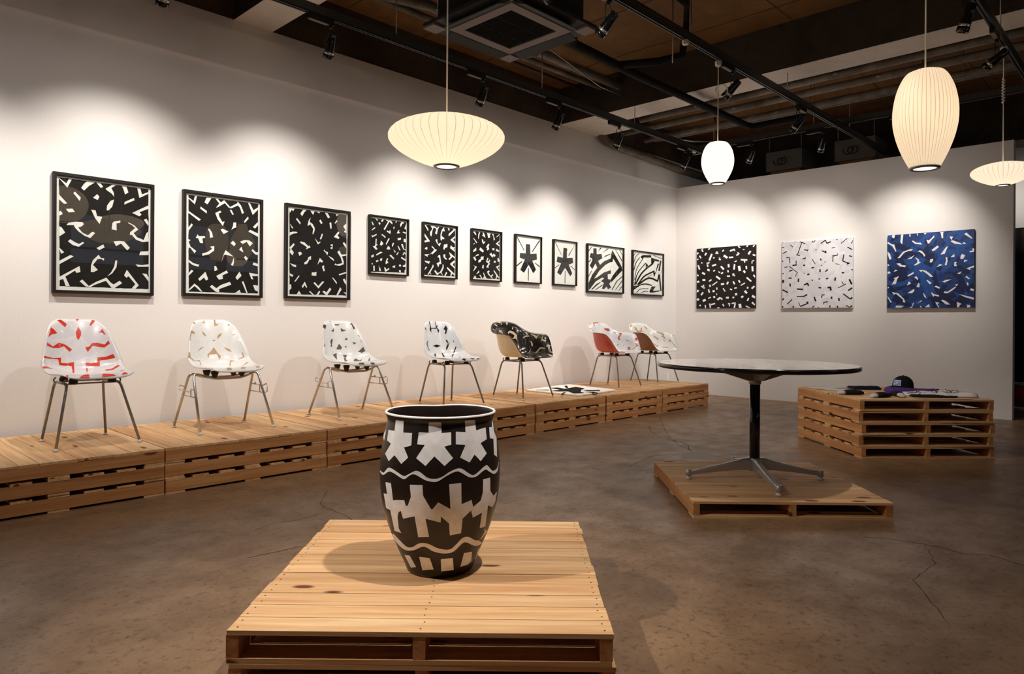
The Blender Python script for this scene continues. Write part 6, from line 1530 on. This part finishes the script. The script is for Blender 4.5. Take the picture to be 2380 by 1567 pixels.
for j in range(6):
    for i in range(n):
        b.face([secs[j][i], secs[j][i + 1], secs[j + 1][i + 1], secs[j + 1][i]], 0, True)
        b.face([low[j][i], low[j + 1][i], low[j + 1][i + 1], low[j][i + 1]], 0, True)
for i in range(n):
    b.face([secs[6][i], secs[6][i + 1], low[6][i + 1], low[6][i]], 0)
b.build('brim', 'cloth_black', r)
b = B()
def capface(a, z):
    q = lerp_table([(.0, .098), (.02, .099), (.05, .097), (.08, .086), (.105, .062), (.118, .034)], z)[0] + .0025
    return Vector((q * math.cos(a) * (1 + .10 * math.cos(a)), q * .86 * math.sin(a), z))
for (a0, a1, z0, z1, m, e) in ((-.42, .42, .034, .084, 1, 0), (-.37, .37, .040, .078, 0, .0008), (-.10, .12, .052, .068, 1, .0014), (-.30, -.18, .045, .056, 1, .0014), (.2, .3, .062, .072, 1, .0014)):
    k = 10
    for i in range(k):
        for j in range(4):
            q = []
            for (u, v) in ((i, j), (i + 1, j), (i + 1, j + 1), (i, j + 1)):
                p = capface(a0 + (a1 - a0) * u / k, z0 + (z1 - z0) * v / 4)
                q.append(p + Vector((e + .0005, 0, 0)))
            b.poly(q, m)
b.build('patch', ['patch_blue', 'patch_white'], r, fix=False)
b = B()
b.lathe([(0, .122), (.007, .121), (.006, .127), (0, .128)], 10)
b.build('button', 'cloth_black', r)

def cloth(name, label, cat, loc, rz, outline, th, mats, waves=.006, marks=None, group=None, seed=1, mm=None):
    """a flat-lying or folded garment: outline (x, y), thickness, gentle wrinkles"""
    rnd = random.Random(seed)
    r = thing(name, label, cat, loc, rz, group)
    b = B()
    ring = []
    for i in range(len(outline)):
        a, c = outline[i], outline[(i + 1) % len(outline)]
        k = max(1, int(math.hypot(c[0] - a[0], c[1] - a[1]) / .03))
        for t in range(k):
            ring.append((a[0] + (c[0] - a[0]) * t / k, a[1] + (c[1] - a[1]) * t / k))
    pts = [Vector(q) for q in ring]
    xs_, ys_ = [q[0] for q in ring], [q[1] for q in ring]
    x = min(xs_)
    while x < max(xs_):
        y = min(ys_)
        while y < max(ys_):
            if inside((x, y), ring):
                pts.append(Vector((x + rnd.uniform(-.004, .004), y + rnd.uniform(-.004, .004))))
            y += .025
        x += .025
    res = delaunay_2d_cdt(pts, [], [list(range(len(ring)))], 1, 1e-6)
    ph = [rnd.uniform(0, 6) for _ in range(4)]
    def hh(u, v):
        return th * (.75 + .25 * math.sin(u * 9 + ph[0]) * math.sin(v * 11 + ph[1])) + waves * (math.sin(u * 38 + v * 17 + ph[2]) + math.sin(v * 31 - u * 12 + ph[3])) * .5
    nb = len(ring)
    edge = set(range(nb))
    hi, lo = [], []
    orig = res[3]
    for i, v in enumerate(res[0]):
        isb = any(k in edge for k in orig[i])
        z = max(.003, hh(v.x, v.y)) * (.45 if isb else 1)
        hi.append(b.v((v.x, v.y, z)))
        lo.append(b.v((v.x, v.y, 0)))
    for f in res[2]:
        b.face([hi[i] for i in f], 0, True)
        b.face([lo[i] for i in reversed(f)], 0)
    cnt = {}
    for f in res[2]:
        for i in range(len(f)):
            e = (f[i], f[(i + 1) % len(f)])
            cnt[e] = 1
    for (i, j) in list(cnt):
        if (j, i) not in cnt:
            b.face([hi[i], lo[i], lo[j], hi[j]], 0, True)
    for (cx, cy, ln, wd, an) in (marks or []):
        dx, dy = math.cos(an), math.sin(an)
        k = 4
        for t in range(k):
            q = []
            for (s, e) in ((t / k, -1), ((t + 1) / k, -1), ((t + 1) / k, 1), (t / k, 1)):
                px, py = cx + dx * ln * (s - .5) - dy * wd * e / 2, cy + dy * ln * (s - .5) + dx * wd * e / 2
                q.append((px, py, max(.003, hh(px, py)) + .003))
            b.poly(q, 1)
    b.build(mm or 'cloth', mats, r, fix=False)
    return r
YAW = 43.95 - 90       # local x = to the right as seen from the camera, local y = away from it
shirt = [(-.30, -.16), (.02, -.20), (.22, -.17), (.33, -.06), (.27, .04), (.30, .14), (.16, .20), (-.05, .18), (-.10, .10), (-.30, .12)]
cloth('folded_cloth', 'navy folded cloth lying behind the black socks', 'clothing', on_stack(-.04, .33), YAW, [(-.13, -.09), (.12, -.08), (.13, .08), (-.12, .09)], .030, ['cloth_navy'], .003, seed=3)
cloth('tee_shirt', 'purple folded shirt with a white neck label', 'clothing', on_stack(.245, .055), YAW, [(-.23, -.08), (.0, -.10), (.16, -.08), (.25, .0), (.22, .06), (.08, .08), (-.10, .08), (-.22, .05)], .042, ['cloth_purple', 'cloth_white'], .005, marks=[(.10, .04, .07, .022, .1)], seed=5)
rnd = random.Random(9)
mk = []
while len(mk) < 44:
    u, v = rnd.uniform(-.22, .24), rnd.uniform(-.08, .08)
    mk.append((u, v, rnd.uniform(.03, .06), .008, rnd.uniform(0, 3.1)))
cloth('tee_shirt', 'white shirt with black strokes lying on the pallet stack', 'clothing', on_stack(.27, -.25), YAW, [(-.27, -.02), (-.10, -.11), (.10, -.13), (.24, -.17), (.28, -.13), (.20, -.04), (.24, .10), (.05, .12), (-.15, .11), (-.27, .06)], .040, ['cloth_white', 'cloth_black'], .008, marks=mk, seed=8)
cloth('black_garment', 'black cloth folded beneath the white patterned shirt', 'clothing', on_stack(.14, -.43, .0045), YAW, [(-.17, -.02), (-.05, -.045), (.16, -.05), (.20, -.015), (.10, .035), (-.03, .05), (-.16, .06)], .020, ['cloth_black'], .003, seed=11)
cloth('kraft_sheet', 'thin tan paper sheet under the black cloth at the pallet edge', 'paper', on_stack(.17, -.475), YAW, [(-.22, -.05), (.24, -.06), (.25, .02), (-.20, .06)], .004, ['kraft'], .001, seed=13, mm='sheet')
def sock(x, y, rz, label):
    r = thing('sock_pair', label, 'socks', on_stack(x, y), rz, 'black socks on the pallet stack')
    b = B()
    pts = [(-.125, 0, .020), (-.10, .0, .026), (-.05, .004, .030), (.0, .006, .032), (.05, .003, .030), (.075, 0, .026)]
    n = 14
    def ringy(p, w, h):
        return [b.v((p[0], p[1] + w * math.cos(2 * PI * i / n), max(0.0, p[2] + h * math.sin(2 * PI * i / n)))) for i in range(n)]
    secs = [ringy((p[0] * .85, p[1], p[2] * .7), w * .9, min(h, p[2]) * .7) for p, (w, h) in zip(pts, ((.026, .018), (.036, .026), (.040, .030), (.042, .032), (.040, .030), (.034, .026)))]
    for s0, s1 in zip(secs, secs[1:]):
        for i in range(n):
            b.face([s0[i], s0[(i + 1) % n], s1[(i + 1) % n], s1[i]], 0, True)
    b.face(secs[0][::-1])
    b.face(secs[-1])
    b.build('sock_body', 'cloth_black', r)
    b = B()
    p2 = [(.0755, 0, .026), (.10, 0, .024), (.122, 0, .020), (.134, 0, .014)]
    secs = [ringy((p[0] * .85, p[1], p[2] * .7), w * .9, min(h, p[2]) * .7) for p, (w, h) in zip(p2, ((.034, .026), (.032, .024), (.026, .019), (.012, .008)))]
    for s0, s1 in zip(secs, secs[1:]):
        for i in range(n):
            b.face([s0[i], s0[(i + 1) % n], s1[(i + 1) % n], s1[i]], 0, True)
    b.face(secs[0][::-1])
    b.face(secs[-1])
    b.build('toe', 'cloth_grey', r)
sock(-.43, -.22, YAW + 185, 'black sock with a pale grey toe, leftmost on the pallet stack')
sock(-.28, -.42, YAW + 205, 'black sock with a pale grey toe, lying foremost on the pallet stack')
sock(-.10, -.34, YAW + 262, 'black sock with a pale grey toe, beside the tan paper sheet')
for i, (x, y, a, w, d, c, lab) in enumerate([(-.42, .36, YAW + 10, .20, .14, 'card', 'farthest left of the cards'), (-.36, .22, YAW - 6, .20, .13, 'card', 'second of the overlapping cards'), (-.25, .42, YAW + 3, .16, .11, 'card', 'behind the other cards'),
                                             (-.35, .06, YAW + 14, .15, .11, 'card', 'nearest the socks but one'), (-.30, -.07, YAW - 8, .13, .09, 'card', 'nearest the socks')]):
    b = B()
    b.box(-w / 2, w / 2, -d / 2, d / 2, 0, .004)
    o = b.build('printed_card', c)
    o.location = on_stack(x, y, i * .0002)
    o.rotation_euler = (0, 0, math.radians(a))
    tag(o, 'grey white printed card on the pallet stack, ' + lab, 'card', 'cards on the pallet stack')

# ---------- beyond the free-standing wall ----------
r = thing('curtain', 'dark curtain hanging in the doorway beyond the free-standing wall', 'curtain', (11.93, 1.65, 0))
b = B()
n = 60
lo, hi = [], []
for i in range(n + 1):
    y = -.9 + 1.8 * i / n
    x = -.05 * abs(math.sin(i * .75)) - .01
    lo.append(b.v((x, y, .05)))
    hi.append(b.v((x * .7, y, 2.42)))
for i in range(n):
    b.face([lo[i], lo[i + 1], hi[i + 1], hi[i]], 0, True)
b.build('drape', 'curtain', r, fix=False)
r = thing('waste_bin', 'silver-rimmed red bin at the right edge beyond the wall', 'bin', (11.0, 1.46, 0))
b = B()
b.lathe([(0, .045), (.16, .045), (.18, .305), (.17, .305), (.15, .055), (0, .055)], 28)
b.build('bin_body', 'red_plastic', r)
b = B()
b.lathe([(.182, .306), (.20, .312), (.20, .335), (.182, .342), (.17, .335), (.17, .312), (.182, .306)], 28)
b.build('rim', 'chrome', r)
b = B()
b.lathe([(0, 0), (.17, 0), (.17, .044), (0, .044)], 28)
b.build('foot', 'cloth_white', r)
